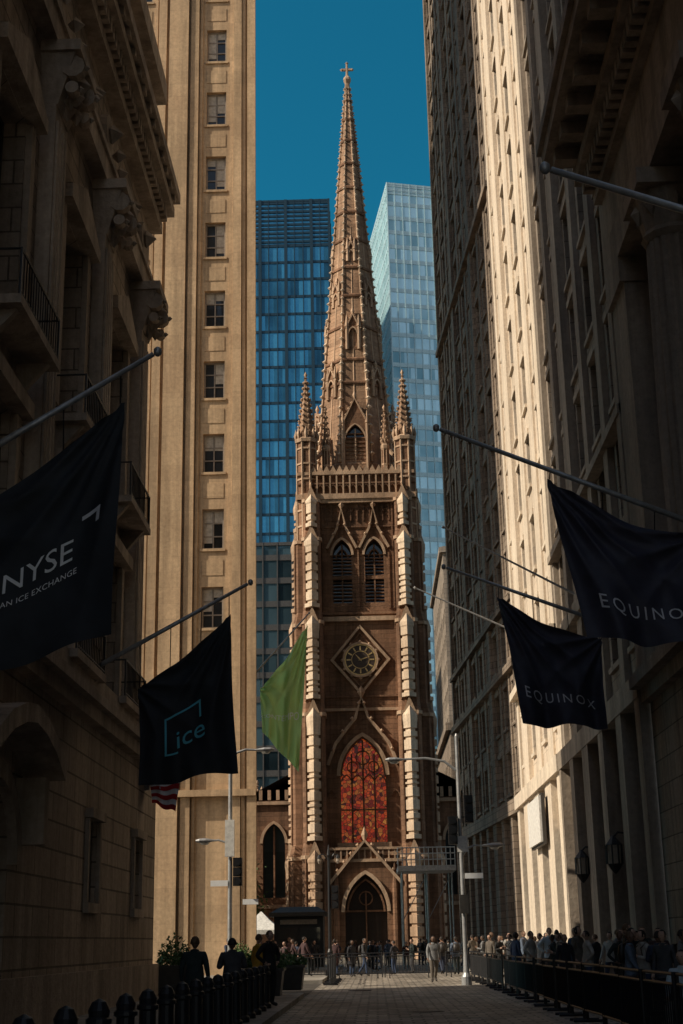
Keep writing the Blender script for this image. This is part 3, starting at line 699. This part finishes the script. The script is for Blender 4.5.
# ================================================================== BACKGROUND TOWERS
M['gA']=glassm('curtain_glass_deep_blue',(.03,.13,.21),(1.75,3.9),.08,.65,.75,.25,(.07,.30,.44))
M['gB']=glassm('curtain_glass_pale',(.26,.56,.63),(1.7,3.7),.12,.45,.45,.2,(.66,.90,.93))
M['gC']=glassm('curtain_glass_smoky',(.04,.07,.09),(2.2,3.6),.1,.5,.6,.2,(.10,.17,.21))
M['mulA']=plain('mullion_dark',(.015,.045,.07),.4,.3)
M['mulB']=plain('mullion_pale',(.52,.68,.71),.4,.2)
M['mulC']=plain('mullion_bronze',(.08,.075,.07),.5,.2)
def glass_tower(name,pts,h,gm,mm,cw,fh,fin=.18,slabh=.9,crown=0,wide=0):
    g=G(name,(pts[0][0],pts[0][1],0)); gl=g.part('curtain_wall',gm); mu=g.part('mullions',mm); sp=g.part('spandrels',mm)
    n=len(pts)
    for i in range(n):
        A,B=pts[i],pts[(i+1)%n]; dx,dy=B[0]-A[0],B[1]-A[1]; Lw=math.hypot(dx,dy); u=(dx/Lw,dy/Lw); F=Fr(A,u,(u[1],-u[0]))
        gl.face([F(0,0,0),F(Lw,0,0),F(Lw,0,h),F(0,0,h)])
        k=max(1,int(Lw/cw))
        for j in range(k+1):
            c=Lw*j/k; w=.09
            if wide and j%wide==0: w=.32
            box(mu,F,c-w,c+w,-.05,fin+(.1 if w>.1 else 0),0,h)
        z=fh
        while z<h: box(sp,F,0,Lw,.004,fin*.5,z-slabh/2,z+slabh/2); z+=fh
        box(sp,F,0,Lw,-.06,fin*.8,h-.5,h)
        if crown:
            for zz in range(int(crown)): box(sp,F,0,Lw,.006,fin*.7,h-crown+zz*1.0,h-crown+zz*1.0+.45)
    gl.face([(x,y,h-.3) for x,y in pts])
    g.fin()
glass_tower('dark_glass_skyscraper',[(-58,262),(-6.2,262),(-6.2,305),(-58,305)],151,'gA','mulA',1.75,3.9,.25,.55,crown=11,wide=3)
glass_tower('pale_glass_skyscraper',[(7.0,292),(40,300),(40,335),(1.8,330)],172,'gB','mulB',1.7,3.7,.2,1.0,crown=3)
glass_tower('smoky_office_block',[(-40,205),(-11.3,205),(-11.3,240),(-40,240)],60,'gC','mulC',2.2,3.6,.25,.9)
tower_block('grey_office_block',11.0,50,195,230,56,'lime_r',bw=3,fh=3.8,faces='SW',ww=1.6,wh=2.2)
tower_block('corner_office_block',8.5,40,150,185,24,'brick_r',bw=3,fh=3.8,faces='SW')
# ================================================================== FLAGS
def text_geo(s,size,spacing=1.0):
    c=bpy.data.curves.new('t','FONT'); c.body=s; c.size=size; c.space_character=spacing; c.align_x='CENTER'; c.resolution_u=3
    o=bpy.data.objects.new('t',c); COL.objects.link(o); dg=bpy.context.evaluated_depsgraph_get()
    me=bpy.data.meshes.new_from_object(o.evaluated_get(dg)); vs=[v.co.copy() for v in me.vertices]; fs=[tuple(p.vertices) for p in me.polygons]
    bpy.data.objects.remove(o); bpy.data.meshes.remove(me); return vs,fs
def flag(name,Y,TL,TR,BL,BR,clothmat,tip,base,prints=(),amp=.12,k=2.2,ph=0.,bars=(),knob=True,sag=.25,nu=60,nv=60):
    g=G(name,(base[0],base[1],base[2]))
    def Sf(u,v,off=0.):
        t=[TL[i]+(TR[i]-TL[i])*u for i in (0,1)]; bb=[BL[i]+(BR[i]-BL[i])*u for i in (0,1)]
        x=t[0]+(bb[0]-t[0])*v; z=t[1]+(bb[1]-t[1])*v
        z-=sag*math.sin(math.pi*u)*(1-v)*.6; z+= .05*math.sin(9*u+ph)*v
        x+=.05*math.sin(5*v+ph)*(u-.5)
        y=Y+amp*(.35+.65*v)*math.sin(2*math.pi*(k*u+.25*v)+ph)+amp*.45*math.sin(2*math.pi*(k*1.9*u-.5*v)+1.3+ph)*v+amp*.5*math.sin(3.1*v+2*u+ph)
        y+=amp*.35*math.sin(14*(u+.55*v)+ph)*(1-v)
        # sharper creases fanning out of the two attached corners
        y+=amp*.5*(abs(math.sin(9*math.atan2(v+.05,u+.05)+ph))-.5)*math.exp(-1.6*(u*u+v*v))*2
        y+=amp*.5*(abs(math.sin(9*math.atan2(v+.05,1.05-u)+ph))-.5)*math.exp(-1.6*((1-u)**2+v*v))*2
        return (x,y-off,z)
    c=g.part('cloth',clothmat); c.add([Sf(i/nu,j/nv) for j in range(nv+1) for i in range(nu+1)],[(j*(nu+1)+i,j*(nu+1)+i+1,(j+1)*(nu+1)+i+1,(j+1)*(nu+1)+i) for j in range(nv) for i in range(nu)])
    W=abs(TR[0]-TL[0]); Hh=(abs(TL[1]-BL[1])+abs(TR[1]-BR[1]))/2
    for (s,size,cu,cv,sp,mat) in prints:
        vs,fs=text_geo(s,size,sp); p=g.part('lettering',mat)
        p.add([Sf(cu+v.x/W,cv-v.y/Hh,.022) for v in vs],fs)
    for (u0,u1,v0,v1,mat) in bars:
        p=g.part('emblem_'+mat,mat); m=10
        for i in range(m):
            a0,a1=u0+(u1-u0)*i/m,u0+(u1-u0)*(i+1)/m
            for j in range(m):
                b0,b1=v0+(v1-v0)*j/m,v0+(v1-v0)*(j+1)/m; p.face([Sf(a0,b0,.02),Sf(a1,b0,.02),Sf(a1,b1,.02),Sf(a0,b1,.02)])
    P=g.part('pole','steel'); tube(P,[base,tip],[.07,.045],8); d=(Vector(tip)-Vector(base)).normalized()
    if knob: q=Vector(tip)+d*.08; lathe(P,q.x,q.y,[(.03,q.z-.08),(.07,q.z-.04),(.07,q.z+.04),(.03,q.z+.08)],8)
    lathe(P,base[0],base[1],[(.16,base[2]-.3),(.16,base[2]+.25)],8)
    r=g.part('halyards','iron')
    for u in (.02,.35,.68,.98):
        p=Vector(Sf(u,0)); t=(p.x-base[0])/(tip[0]-base[0]) if tip[0]!=base[0] else 0
        q=Vector(base)+(Vector(tip)-Vector(base))*t; tube(r,[tuple(p),tuple(q)],.012,4)
    g.fin(smooth=('cloth','pole'))
flag('banner_flag',21.4,(-7.0,7.95),(-3.94,10.25),(-7.0,5.45),(-3.98,6.3),'flag_dark',(-3.45,21.4,11.05),(-7.72,21.4,8.45),
     [('NYSE',.48,.585,.60,1.0,'flag_txt'),('AN ICE EXCHANGE',.13,.60,.675,1.05,'flag_txt')],amp=.11,k=1.4,ph=.6,bars=((.80,.90,.41,.43,'flag_grey'),(.88,.90,.41,.48,'flag_grey')),sag=.15)
flag('banner_flag',35.3,(-5.9,7.94),(-3.56,9.8),(-5.8,5.43),(-3.37,5.8),'flag_dark',(-3.1,35.3,10.6),(-7.72,35.3,8.1),
     [('ice',.68,.54,.72,1.0,'flag_teal')],amp=.12,k=1.7,ph=2.,bars=((.27,.66,.43,.447,'flag_teal'),(.27,.29,.447,.76,'flag_teal'),(.29,.40,.745,.76,'flag_teal'),(.64,.66,.447,.56,'flag_teal'),),sag=.25)
flag('banner_flag',27.5,(3.8,10.8),(6.9,9.4),(4.35,7.3),(6.9,7.1),'flag_navy',(1.6,27.5,11.85),(8.0,27.5,9.1),
     [('EQUINOX',.40,.52,.80,1.4,'flag_grey')],amp=.18,k=1.6,ph=1.,sag=.5)
flag('banner_flag',41.,(3.9,11.5),(6.9,10.1),(4.45,7.6),(6.9,7.5),'flag_navy',(2.4,41,12.4),(8.0,41,10.2),
     [('EQUINOX',.42,.49,.78,1.4,'flag_grey')],amp=.2,k=1.8,ph=2.6,sag=.45)
flag('banner_flag',16.,(5.6,9.7),(7.6,8.9),(5.9,6.6),(7.6,6.3),'flag_navy',(2.5,16,11.1),(8.0,16,9.0),[],amp=.12,sag=.4)
flag('green_banner_flag',92.4,(-7.3,17.9),(-4.1,22.2),(-7.2,15.0),(-4.75,12.3),'flag_green',(-4.0,92.4,22.9),(-7.55,91.,18.6),
     [('CONTEMPO',.55,.46,.66,1.0,'flag_txt')],amp=.4,k=2.1,ph=.4,sag=.4)
flag('national_flag',44.2,(-7.0,7.2),(-5.9,7.9),(-6.9,5.9),(-6.1,5.6),'flag_txt',(-5.75,44.2,8.1),(-7.1,44.2,6.6),[],amp=.1,k=1.2,
      bars=[(0.0,1.,a/13,(a+1)/13,'red') for a in range(0,13,2)]+[(0,.42,0.001,7/13,'blue')],sag=.1,nu=20,nv=20)
for x,y,z in ((2.1,60,16.5),(3.0,52,16.9)):
    g=G('flagpole',(8.1,y,z-3)); p=g.part('pole','steel'); tube(p,[(8.1,y,z-2.9),(x,y,z)],[.05,.03],8); lathe(p,8.05,y,[(.15,z-3.2),(.15,z-2.7)],8); octa(p,(x,y,z),.08); g.fin()
# ================================================================== STREET FURNITURE
def arm(b,x,y,z,dx,dz,r=.06): 
    tube(b,[(x,y,z),(x+dx*.25,y,z+dz*.75),(x+dx*.6,y,z+dz),(x+dx,y,z+dz*.95)],[r,r*.9,r*.8,r*.7],7)
def cobra(g,x,y,z,s):
    b=g.part('luminaire','steel'); loft(b,[[(x+s*a,y+r*math.cos(t)*.9,z+r*.5*math.sin(t)) for t in [k*math.pi/4 for k in range(8)]] for a,r in ((-.05,.05),(.1,.1),(.35,.19),(.6,.18),(.75,.08))])
    l=g.part('lens','lampglass'); loft(l,[[(x+s*.4+.2*math.cos(t),y+.13*math.sin(t),z-.08) for t in [k*math.pi/4 for k in range(8)]],[(x+s*.4+.12*math.cos(t),y+.08*math.sin(t),z-.16) for t in [k*math.pi/4 for k in range(8)]]])
def signal(g,x,y,z,F=None):
    b=g.part('signal_housing','iron')
    for k in range(3):
        box(b,ID,x-.17,x+.17,y-.2,y+.1,z+.36*k,z+.34+.36*k); tube(b,[(x,y-.2,z+.17+.36*k),(x,y-.36,z+.17+.36*k)],[.14,.15],10)
        l=g.part('signal_lens_%d'%k,('leaf','gold','red')[k]); tube(l,[(x,y-.2,z+.17+.36*k),(x,y-.225,z+.17+.36*k)],.12,10)
def lamp_r():
    g=G('street_lamp',(3.4,56,0)); p=g.part('pole','steel'); lathe(p,3.4,56,[(.2,0),(.2,.3),(.12,.45),(.09,1.2),(.075,9.4),(.03,9.5)],12)
    arm(p,3.4,56,8.0,-2.1,.55); cobra(g,1.3,56,8.52,-1); arm(p,3.4,56,4.7,.9,.45,.045); cobra(g,4.3,56,5.14,1)
    signal(g,3.75,56,6.0); signal(g,3.1,56,5.2); box(g.part('signal_brackets','iron'),ID,3.1,3.75,55.97,56.03,6.2,6.26)
    s=g.part('street_signs','flag_txt'); box(s,ID,3.5,4.2,55.9,55.93,3.9,4.1); box(g.part('banner_box','wframe'),ID,3.25,3.6,55.8,55.9,2.6,3.3)
    box(g.part('sign_no_entry','white'),ID,3.25,3.65,55.83,55.86,4.9,5.5)
    g.fin(smooth=())
lamp_r()
def lamp_l():
    x=-5.6; g=G('street_lamp',(x,56,0)); p=g.part('pole','steel'); lathe(p,x,56,[(.2,0),(.2,.3),(.12,.45),(.09,1.2),(.075,9.6),(.03,9.7)],12)
    arm(p,x,56,8.6,1.0,.45); cobra(g,x+1.0,56,9.03,1); arm(p,x,56,5.2,-.75,.35,.05); cobra(g,x-.6,56,5.54,-1)
    box(g.part('control_box','white'),ID,x-.18,x+.18,55.72,55.9,4.9,6.3); signal(g,x+.3,56,3.8)
    box(g.part('street_signs','flag_txt'),ID,x-.75,x-.08,55.9,55.93,3.8,4.02); box(g.part('street_signs','flag_txt'),ID,x+.5,x+1.1,55.9,55.93,3.1,3.3)
    g.fin()
lamp_l()
def old_lamp():
    x,y=-2.2,70; g=G('street_lamp',(x,y,0)); p=g.part('post','iron'); lathe(p,x,y,[(.24,0),(.26,.3),(.16,.5),(.13,1.1),(.15,1.2),(.09,1.35),(.07,5.6),(.1,5.7),(.05,6.0),(.02,6.2)],12)
    tube(p,[(x,y,5.4),(x-.25,y,5.75),(x-.45,y,5.7)],.035,6); tube(p,[(x,y,5.4),(x+.25,y,5.75),(x+.45,y,5.7)],.035,6)
    for s in (-1,1): lathe(g.part('lanterns','wframe_l'),x+s*.45,y,[(.05,5.3),(.1,5.42),(.09,5.55)],8); lathe(p,x+s*.45,y,[(.13,5.56),(.05,5.72)],8)
    signal(g,x+.28,y,3.2); g.fin()
old_lamp()
b=MB().mat('iron'); lathe(b,0,0,[(.15,0),(.15,.1),(.11,.14),(.1,.78),(.13,.8),(.13,.84),(.1,.86),(.11,.92),(.07,1.0),(.01,1.03)],14); bm_=b.mesh('bollard')
for k in range(17): obj('bollard',bm_,(-2.75,11.5+1.55*k,.13))
b=MB().mat('iron')
for z in (1.12,.98,.22): tube(b,[(0,-1.12,z),(0,1.12,z)],.026,6)
for s in (-1,1):
    tube(b,[(0,s*1.12,0.04),(0,s*1.12,1.15)],.03,6); tube(b,[(-.3,s*.9,.03),(.3,s*.9,.03)],.03,6); tube(b,[(0,s*.9,.03),(0,s*.9,.25)],.025,5)
for k in range(15): tube(b,[(0,-1.05+k*.15,.22),(0,-1.05+k*.15,.98)],.014,5)
bar=b.mesh('crowd_barrier')
for k in range(20): obj('crowd_barrier',bar,(4.25+U(-.05,.05),20+2.35*k,0),rz=U(-.03,.03))
for k in range(6): obj('crowd_barrier',bar,(-3.2+2.35*k if k<3 else -2.7+2.35*k,68.5+U(-.2,.2),0),rz=math.pi/2+U(-.06,.06))
for k in range(4): obj('crowd_barrier',bar,(-1.9,60+2.35*k,0.0),rz=.05)
def planter(x,y,w,h,gh):
    g=G('planter',(x,y,.13)); b=g.part('box','wframe'); frus(b,ID,(x-w*.42,x+w*.42,y-w*.42,y+w*.42),.13,(x-w/2,x+w/2,y-w/2,y+w/2),h); box(b,ID,x-w*.54,x+w*.54,y-w*.54,y+w*.54,h,h+.08)
    l=g.part('foliage','leaf')
    for k in range(900):
        a=U(0,6.28); r=w*.55*math.sqrt(R()); zz=h+.05+gh*R()**.8*(1-.45*(r/(w*.55))**2)*(.75+.35*math.sin(3*a+x)); c=Vector((x+r*math.cos(a),y+r*math.sin(a),zz)); d=Vector((U(-1,1),U(-1,1),U(-.3,1))).normalized()*U(.07,.14); e=d.cross(Vector((U(-1,1),U(-1,1),U(-1,1)))).normalized()*.035
        l.face([c-d*.5,c+e,c+d*.7,c-e])
    g.fin()
planter(-6.6,47.8,1.0,.95,.95); planter(-3.1,50,1.3,.85,.5); planter(-3.4,45,1.1,.85,.55); planter(-6.6,70,1.2,.9,.8)
def kiosk():
    g=G('newsstand_kiosk',(-5,96,0)); b=g.part('body','iron'); box(b,ID,-6.6,-3.4,94.8,97.2,0,3.3); r=g.part('roof','wframe'); box(r,ID,-6.9,-3.1,94.2,97.5,3.3,3.55); frus(r,ID,(-6.8,-3.2,94.3,97.4),3.55,(-6.2,-3.8,95,96.8),3.9)
    w=g.part('window_glass','win'); box(w,ID,-6.4,-5.1,94.74,94.79,1,2.6); box(w,ID,-4.9,-3.6,94.74,94.79,1,2.6); box(g.part('sign','wframe_l'),ID,-6.2,-3.8,94.7,94.76,2.8,3.1); g.fin()
kiosk()
def tent():
    x,y=-8.4,107; g=G('canopy_tent',(x,y,0)); b=g.part('frame','steel')
    for sx in(-1,1):
        for sy in (-1,1): tube(b,[(x+sx*1.4,y+sy*1.4,0),(x+sx*1.4,y+sy*1.4,2.5)],.03,5)
    c=g.part('canopy','white'); loft(c,[ring(x,y,2.3,2.1,4),ring(x,y,2.6,2.1,4),ring(x,y,3.3,.9,4),ring(x,y,3.9,.05,4)]); g.fin()
tent()
def shed():
    g=G('sidewalk_shed',(3.6,101,0)); b=g.part('steel_legs','steel'); w=g.part('deck_and_rails','white')
    for x in (1.9,3.6,5.3):
        for y in (99.,103.): tube(b,[(x,y,0),(x,y,6.2)],.06,6)
    for x in (1.9,3.6): tube(b,[(x,99,3),(x+1.7,99,6)],.03,5)
    box(w,ID,1.6,5.6,98.8,103.2,6.2,6.55)
    for z in (6.95,7.35,7.75): tube(w,[(1.65,98.85,z),(5.55,98.85,z)],.04,5); tube(w,[(1.65,98.85,z),(1.65,103.1,z)],.04,5)
    for k in range(14): x=1.65+.3*k; tube(w,[(x,98.85,6.5),(x,98.85,7.8)],.035,5)
    g.fin()
shed()
for y in (44.8,51.8):
    g=G('wall_lantern',(7.9,y,4)); b=g.part('frame','iron'); tube(b,[(8.1,y,4.7),(7.6,y,4.75),(7.45,y,4.6)],.035,6)
    lathe(b,7.45,y,[(.04,4.65),(.25,4.4),(.27,4.36)],8); lathe(b,7.45,y,[(.25,3.8),(.16,3.65),(.03,3.5)],8)
    for p in ring(7.45,y,0,.25,8): tube(b,[(p[0],p[1],3.8),(p[0],p[1],4.38)],.025,4)
    lathe(g.part('glass','wframe_l'),7.45,y,[(.2,3.8),(.22,4.38)],8); g.fin()
# ================================================================== PEOPLE
M['skin1']=plain('skin_light',(.42,.26,.19),.6,var=.1); M['skin2']=plain('skin_dark',(.16,.09,.06),.6,var=.1)
M['hair']=plain('hair_dark',(.02,.014,.01),.7); M['hair2']=plain('hair_brown',(.11,.06,.03),.7)
CL=[(.02,.02,.025),(.03,.04,.07),(.05,.05,.055),(.02,.03,.03),(.12,.10,.08),(.06,.03,.03),(.2,.2,.2),(.03,.05,.1),(.35,.33,.3),(.015,.015,.015),(.10,.13,.18)]
for i,c in enumerate(CL): M['cl%d'%i]=plain('cloth_%d'%i,c,.85,var=.35,scale=7)
M['cl_pale']=plain('cloth_pale_blue',(.38,.45,.50),.85); M['cl_hiviz']=plain('cloth_hi_viz',(.5,.28,.03),.8); M['shoe']=plain('shoe_leather',(.02,.015,.012),.5)
def human(name,pose='stand',bag=False,long=False):
    J={'pel':(0,0,.96),'sp':(0,.005,1.13),'ch':(0,0,1.32),'nb':(0,.01,1.465),'nk':(0,0,1.54)}
    Rd={'pel':(.155,.115),'sp':(.14,.105),'ch':(.17,.12),'nb':(.085,.07),'nk':(.055,.055)}
    st={'stand':(0,0),'walk':(.2,-.22),'wide':(.03,-.04),'sit':(0,0),'phone':(0.02,-.02),'akimbo':(0,0)}[pose]
    bones=[('pel','sp','top'),('sp','ch','top'),('ch','nb','top'),('nb','nk','skin')]
    for s,n in ((-1,'L'),(1,'R')):
        dy=st[0] if s<0 else st[1]
        J['sh'+n]=(s*.175,.0,1.42); Rd['sh'+n]=(.07,.07)
        if pose=='phone' or (pose=='stand' and s>0 and bag): el,wr,ha=(s*.24,.0,1.15),(s*.14,-.24,1.2),(s*.08,-.3,1.25)
        elif pose=='akimbo': el,wr,ha=(s*.36,.05,1.18),(s*.22,-.06,1.02),(s*.16,-.08,1.0)
        elif pose=='sit': el,wr,ha=(s*.24,-.05,1.14),(s*.18,-.28,1.02),(s*.15,-.36,1.0)
        else: el,wr,ha=(s*.235,.03-dy*.5,1.15),(s*.25,-.04-dy*.9,.92),(s*.25,-.06-dy*1.05,.84)
        J['el'+n],J['wr'+n],J['ha'+n]=el,wr,ha; Rd['el'+n]=(.052,.052); Rd['wr'+n]=(.036,.034); Rd['ha'+n]=(.045,.026)
        J['hp'+n]=(s*.095,0,.9); Rd['hp'+n]=(.1,.105)
        if pose=='sit': kn,an,to=(s*.12,-.45,.92),(s*.12,-.42,.52),(s*.13,-.58,.46)
        else: kn,an,to=(s*.1,-.03-dy*.55,.5),(s*.105,.03-dy*1.0+(.12 if dy<-.1 else 0),.1+(.07 if dy<-.1 else 0)),(s*.125,-.13-dy*1.0+(.1 if dy<-.1 else 0),.045+(.0))
        J['kn'+n],J['an'+n],J['to'+n]=kn,an,to; Rd['kn'+n]=(.072,.072); Rd['an'+n]=(.05,.055); Rd['to'+n]=(.05,.035)
        bones+=[('ch','sh'+n,'top'),('sh'+n,'el'+n,'top'),('el'+n,'wr'+n,'top'),('wr'+n,'ha'+n,'skin'),('pel','hp'+n,'leg'),('hp'+n,'kn'+n,'top' if long else 'leg'),('kn'+n,'an'+n,'leg'),('an'+n,'to'+n,'shoe')]
    keys=list(J); me=bpy.data.meshes.new('h'); me.from_pydata([J[k] for k in keys],[(keys.index(a),keys.index(b)) for a,b,_ in bones],[])
    o=bpy.data.objects.new('h',me); COL.objects.link(o); o.modifiers.new('s','SKIN')
    sk=me.skin_vertices[0].data
    for i,k in enumerate(keys): sk[i].radius=Rd[k]
    sk[0].use_root=True
    m=o.modifiers.new('b','SUBSURF'); m.levels=1; m.render_levels=1
    dg=bpy.context.evaluated_depsgraph_get(); e=bpy.data.meshes.new_from_object(o.evaluated_get(dg))
    B=MB(); slots=['skin','hair','top','leg','shoe']
    for s_ in slots: B.mats.append({'skin':'skin1','hair':'hair','top':'cl0','leg':'cl1','shoe':'shoe'}[s_])
    segs=[(Vector(J[a]),Vector(J[b]),t) for a,b,t in bones]
    vs=[v.co.copy() for v in e.vertices]; B.v=[tuple(v) for v in vs]
    for p in e.polygons:
        c=sum((vs[i] for i in p.vertices),Vector())/len(p.vertices); best=None
        for a,b_,t in segs:
            d=b_-a; q=max(0,min(1,(c-a).dot(d)/d.length_squared)); dd=(c-(a+d*q)).length
            if best is None or dd<best[0]: best=(dd,t)
        B.f.append(tuple(p.vertices)); B.mi.append(slots.index(best[1]))
    bpy.data.objects.remove(o)
    def setm(k): B.cm=slots.index(k)
    rows,cols=12,16; hv=[]
    hc=Vector((0,-.015,1.645))
    for i in range(rows+1):
        th=math.pi*i/rows
        for j in range(cols):
            a=2*math.pi*j/cols; x=math.sin(th)*math.cos(a)*.075; y=math.sin(th)*math.sin(a)*.095; z=math.cos(th)*.118
            if z<0: x*=1-.28*(-z/.118); y*=(1-.12*(-z/.118)) if y<0 else (1-.35*(-z/.118))
            hv.append((hc.x+x,hc.y+y,hc.z+z))
    setm('skin'); B.add(hv,[(i*cols+j,i*cols+(j+1)%cols,(i+1)*cols+(j+1)%cols,(i+1)*cols+j) for i in range(rows) for j in range(cols)])
    B.add([(0,-.105,1.66),(-.014,-.105,1.625),(.014,-.105,1.625),(0,-.133,1.627)],[(0,1,3),(0,3,2),(1,2,3)])
    for s in (-1,1):
        octa(B,(s*.077,0,1.64),.018,.032)
        setm('hair'); octa(B,(s*.03,-.106,1.658),.011,.007); setm('skin')
    setm('shoe'); B.add([(-.024,-.104,1.593),(.024,-.104,1.593),(.02,-.106,1.587),(-.02,-.106,1.587)],[(0,1,2,3)])
    setm('hair'); fs=[]
    hair=[(hc.x+(x-hc.x)*1.07,hc.y+.005+(y-hc.y)*1.06,hc.z+.002+(z-hc.z)*1.05) for x,y,z in hv]
    for i in range(rows):
        for j in range(cols):
            a=2*math.pi*(j+.5)/cols; front=math.sin(a)<-.35
            if i<(3 if front else 7+ (2 if long else 0)): fs.append((i*cols+j,i*cols+(j+1)%cols,(i+1)*cols+(j+1)%cols,(i+1)*cols+j))
    B.add(hair,fs)
    setm('skin')
    for s,n in ((-1,'L'),(1,'R')):
        h=Vector(J['ha'+n]); w=Vector(J['wr'+n]); d=(h-w).normalized(); side=Vector((0,1,0)) if abs(d.z)>.5 else Vector((1,0,0)); side=(side-d*side.dot(d)).normalized(); cu=d.cross(side)*(-s)
        for k,l in enumerate((.07,.078,.074,.06)):
            p=h+side*(k-1.5)*.02+d*.01; tube(B,[tuple(p),tuple(p+d*l*.55+cu*.004),tuple(p+d*l*.95+cu*.022)],[.0095,.009,.007],5)
        p=w+(h-w)*.5-side*.03; tube(B,[tuple(p),tuple(p-side*.025+d*.03),tuple(p-side*.03+d*.06+cu*.01)],[.011,.01,.008],5)
    setm('top'); zb=.62 if long else .84
    if pose!='sit': loft(B,[ring(0,0,z,r,14,ry=q) for z,r,q in ((zb,.185 if not long else .22,.15 if not long else .19),(.95,.178,.135),(1.12,.158,.12),(1.2,.15,.11))],False)
    loft(B,[ring(0,.01,1.45,.1,10,ry=.085),ring(0,.01,1.515,.07,10,ry=.068)],False)
    if bag:
        setm('shoe'); loft(B,[ring(0,.21,1.02,.13,8,ry=.08),ring(0,.22,1.2,.16,8,ry=.1),ring(0,.2,1.4,.14,8,ry=.08),ring(0,.18,1.45,.07,8,ry=.04)])
        for s in (-1,1): tube(B,[(s*.1,.15,1.42),(s*.11,-.0,1.48),(s*.12,-.125,1.38),(s*.13,-.1,1.2),(s*.14,.08,1.08)],.018,4)
    return B.mesh(name,smooth=True)
VAR=[human('p_stand'),human('p_walk','walk'),human('p_bag','stand',bag=True),human('p_phone','phone'),human('p_wide','wide',long=True),human('p_akimbo','akimbo'),human('p_walkbag','walk',bag=True),human('p_sit','sit')]
def person(x,y,rz,v=None,top=None,leg=None,h=None,z=0.,hair=None,skin=None,fat=1.):
    v=random.randrange(7) if v is None else v
    o=obj('person',VAR[v],(x,y,z),rz=rz); s=h or U(.9,1.03); f=U(.98,1.12)*fat; o.scale=(s*f,s*f,s)
    ms=[skin or random.choice(('skin1','skin1','skin2')),hair or random.choice(('hair','hair2','hair')),top or 'cl%d'%random.randrange(len(CL)),leg or 'cl%d'%random.choice((0,1,2,3,9,7)),'shoe']
    for i,k in enumerate(ms): o.material_slots[i].link='OBJECT'; o.material_slots[i].material=M[k]
    return o
person(-3.42,27.6,math.pi*.95,0,'cl3','cl0',.95,.13,fat=1.08)
person(-2.9,29.5,math.pi*1.1,3,'cl2','cl9',.93,.13,fat=1.1)
person(-2.7,37.,.9,5,'cl9','cl9',1.04,.13)
person(-3.1,38.6,2.2,0,'cl_hiviz','cl0',1.0,.13)
person(2.35,60.5,.15,1,'cl6','cl4',1.03)
person(5.9,50,.3,5,'cl_pale','cl2',1.05,.13); 
o=person(5.0,24.2,-.5,7,'cl_pale','cl8',1.0,.0); o.location.z=-.34
person(5.9,25.0,-.9,3,'cl4','cl1',.9,.13); person(5.3,27.2,-.7,0,'cl2','cl1',.92,.13); person(6.3,28.6,.4,4,'cl9','cl1',.95,.13); person(5.5,30.4,-1.2,2,'cl8','cl7',.93,.13)
g=G('park_bench',(5.0,24.5,0)); b=g.part('seat','wood'); box(b,ID,4.4,5.8,24.05,24.5,.42,.48)
for x in (4.5,5.65): box(g.part('legs','iron'),ID,x,x+.06,24.1,24.5,.0,.42)
g.fin()
for k in range(38):
    y=28+38*(k/38)+U(-.5,.5); person(U(4.85,7.2),y,U(-1.6,1.6)+ (math.pi if R()<.35 else 0),z=.13)
for k in range(9): person(U(4.7,6.8),U(64,95),U(0,6.28),z=.13)
for k in range(44):
    x=U(-9.5,6.2); y=U(84,116); person(x,y,U(0,6.28))
for k in range(9): person(U(-7,-3.2),U(62,84),U(0,6.28),z=.13)
for x,y in ((-1.2,72),(-.6,73),(.9,75),(-2.1,74),(1.9,78),(3.3,74),(3.9,72)): person(x,y,U(0,6.28))
# ================================================================== LIGHT, SKY, CAMERA
el=math.radians(38); hx,hy=-.950,-.312
s=Vector((hx*math.cos(el),hy*math.cos(el),math.sin(el)))
sun=bpy.data.lights.new('sun','SUN'); sun.energy=5.0; sun.angle=math.radians(.5); sun.color=(1.,.88,.70)
so=bpy.data.objects.new('sun',sun); COL.objects.link(so); so.rotation_euler=s.to_track_quat('Z','Y').to_euler(); so.location=(-60,-20,120)
w=bpy.data.worlds.new('World'); SC.world=w; w.use_nodes=True; nt=w.node_tree; bg=nt.nodes['Background']
sk=nt.nodes.new('ShaderNodeTexSky'); sk.sky_type='NISHITA'; sk.sun_disc=False; sk.sun_elevation=el; sk.sun_rotation=math.atan2(hx,hy)
sk.air_density=1.0; sk.dust_density=.8; sk.ozone_density=2.
# deep clear western sky (as through a polarised, crisp autumn air), hazier and warmer towards the sun side
tc=nt.nodes.new('ShaderNodeTexCoord'); sp=nt.nodes.new('ShaderNodeSeparateXYZ'); nt.links.new(tc.outputs['Generated'],sp.inputs[0])
fac=ramp(nt,sp.outputs[1],[(.05,0.),(.5,1.)])
tint=mixc(nt,'MIX',fac,(1.2,1.04,.86),(.06,.60,.62))
mx=mixc(nt,'MULTIPLY',1.,sk.outputs[0],tint); nt.links.new(mx,bg.inputs[0]); bg.inputs[1].default_value=.15
cam=bpy.data.cameras.new('camera'); co=bpy.data.objects.new('camera',cam); COL.objects.link(co); SC.camera=co
cam.sensor_fit='VERTICAL'; cam.sensor_height=36; cam.lens=1400/1024*36; cam.clip_start=.2; cam.clip_end=4000
Rm=Matrix.Rotation(.0177,3,'Z')@Matrix.Rotation(math.radians(90+17.07),3,'X')@Matrix.Rotation(-.02,3,'Z')
co.matrix_world=Matrix.Translation((0,0,1.65))@Rm.to_4x4()
SC.view_settings.view_transform='Standard'; SC.view_settings.look='None'; SC.view_settings.exposure=0
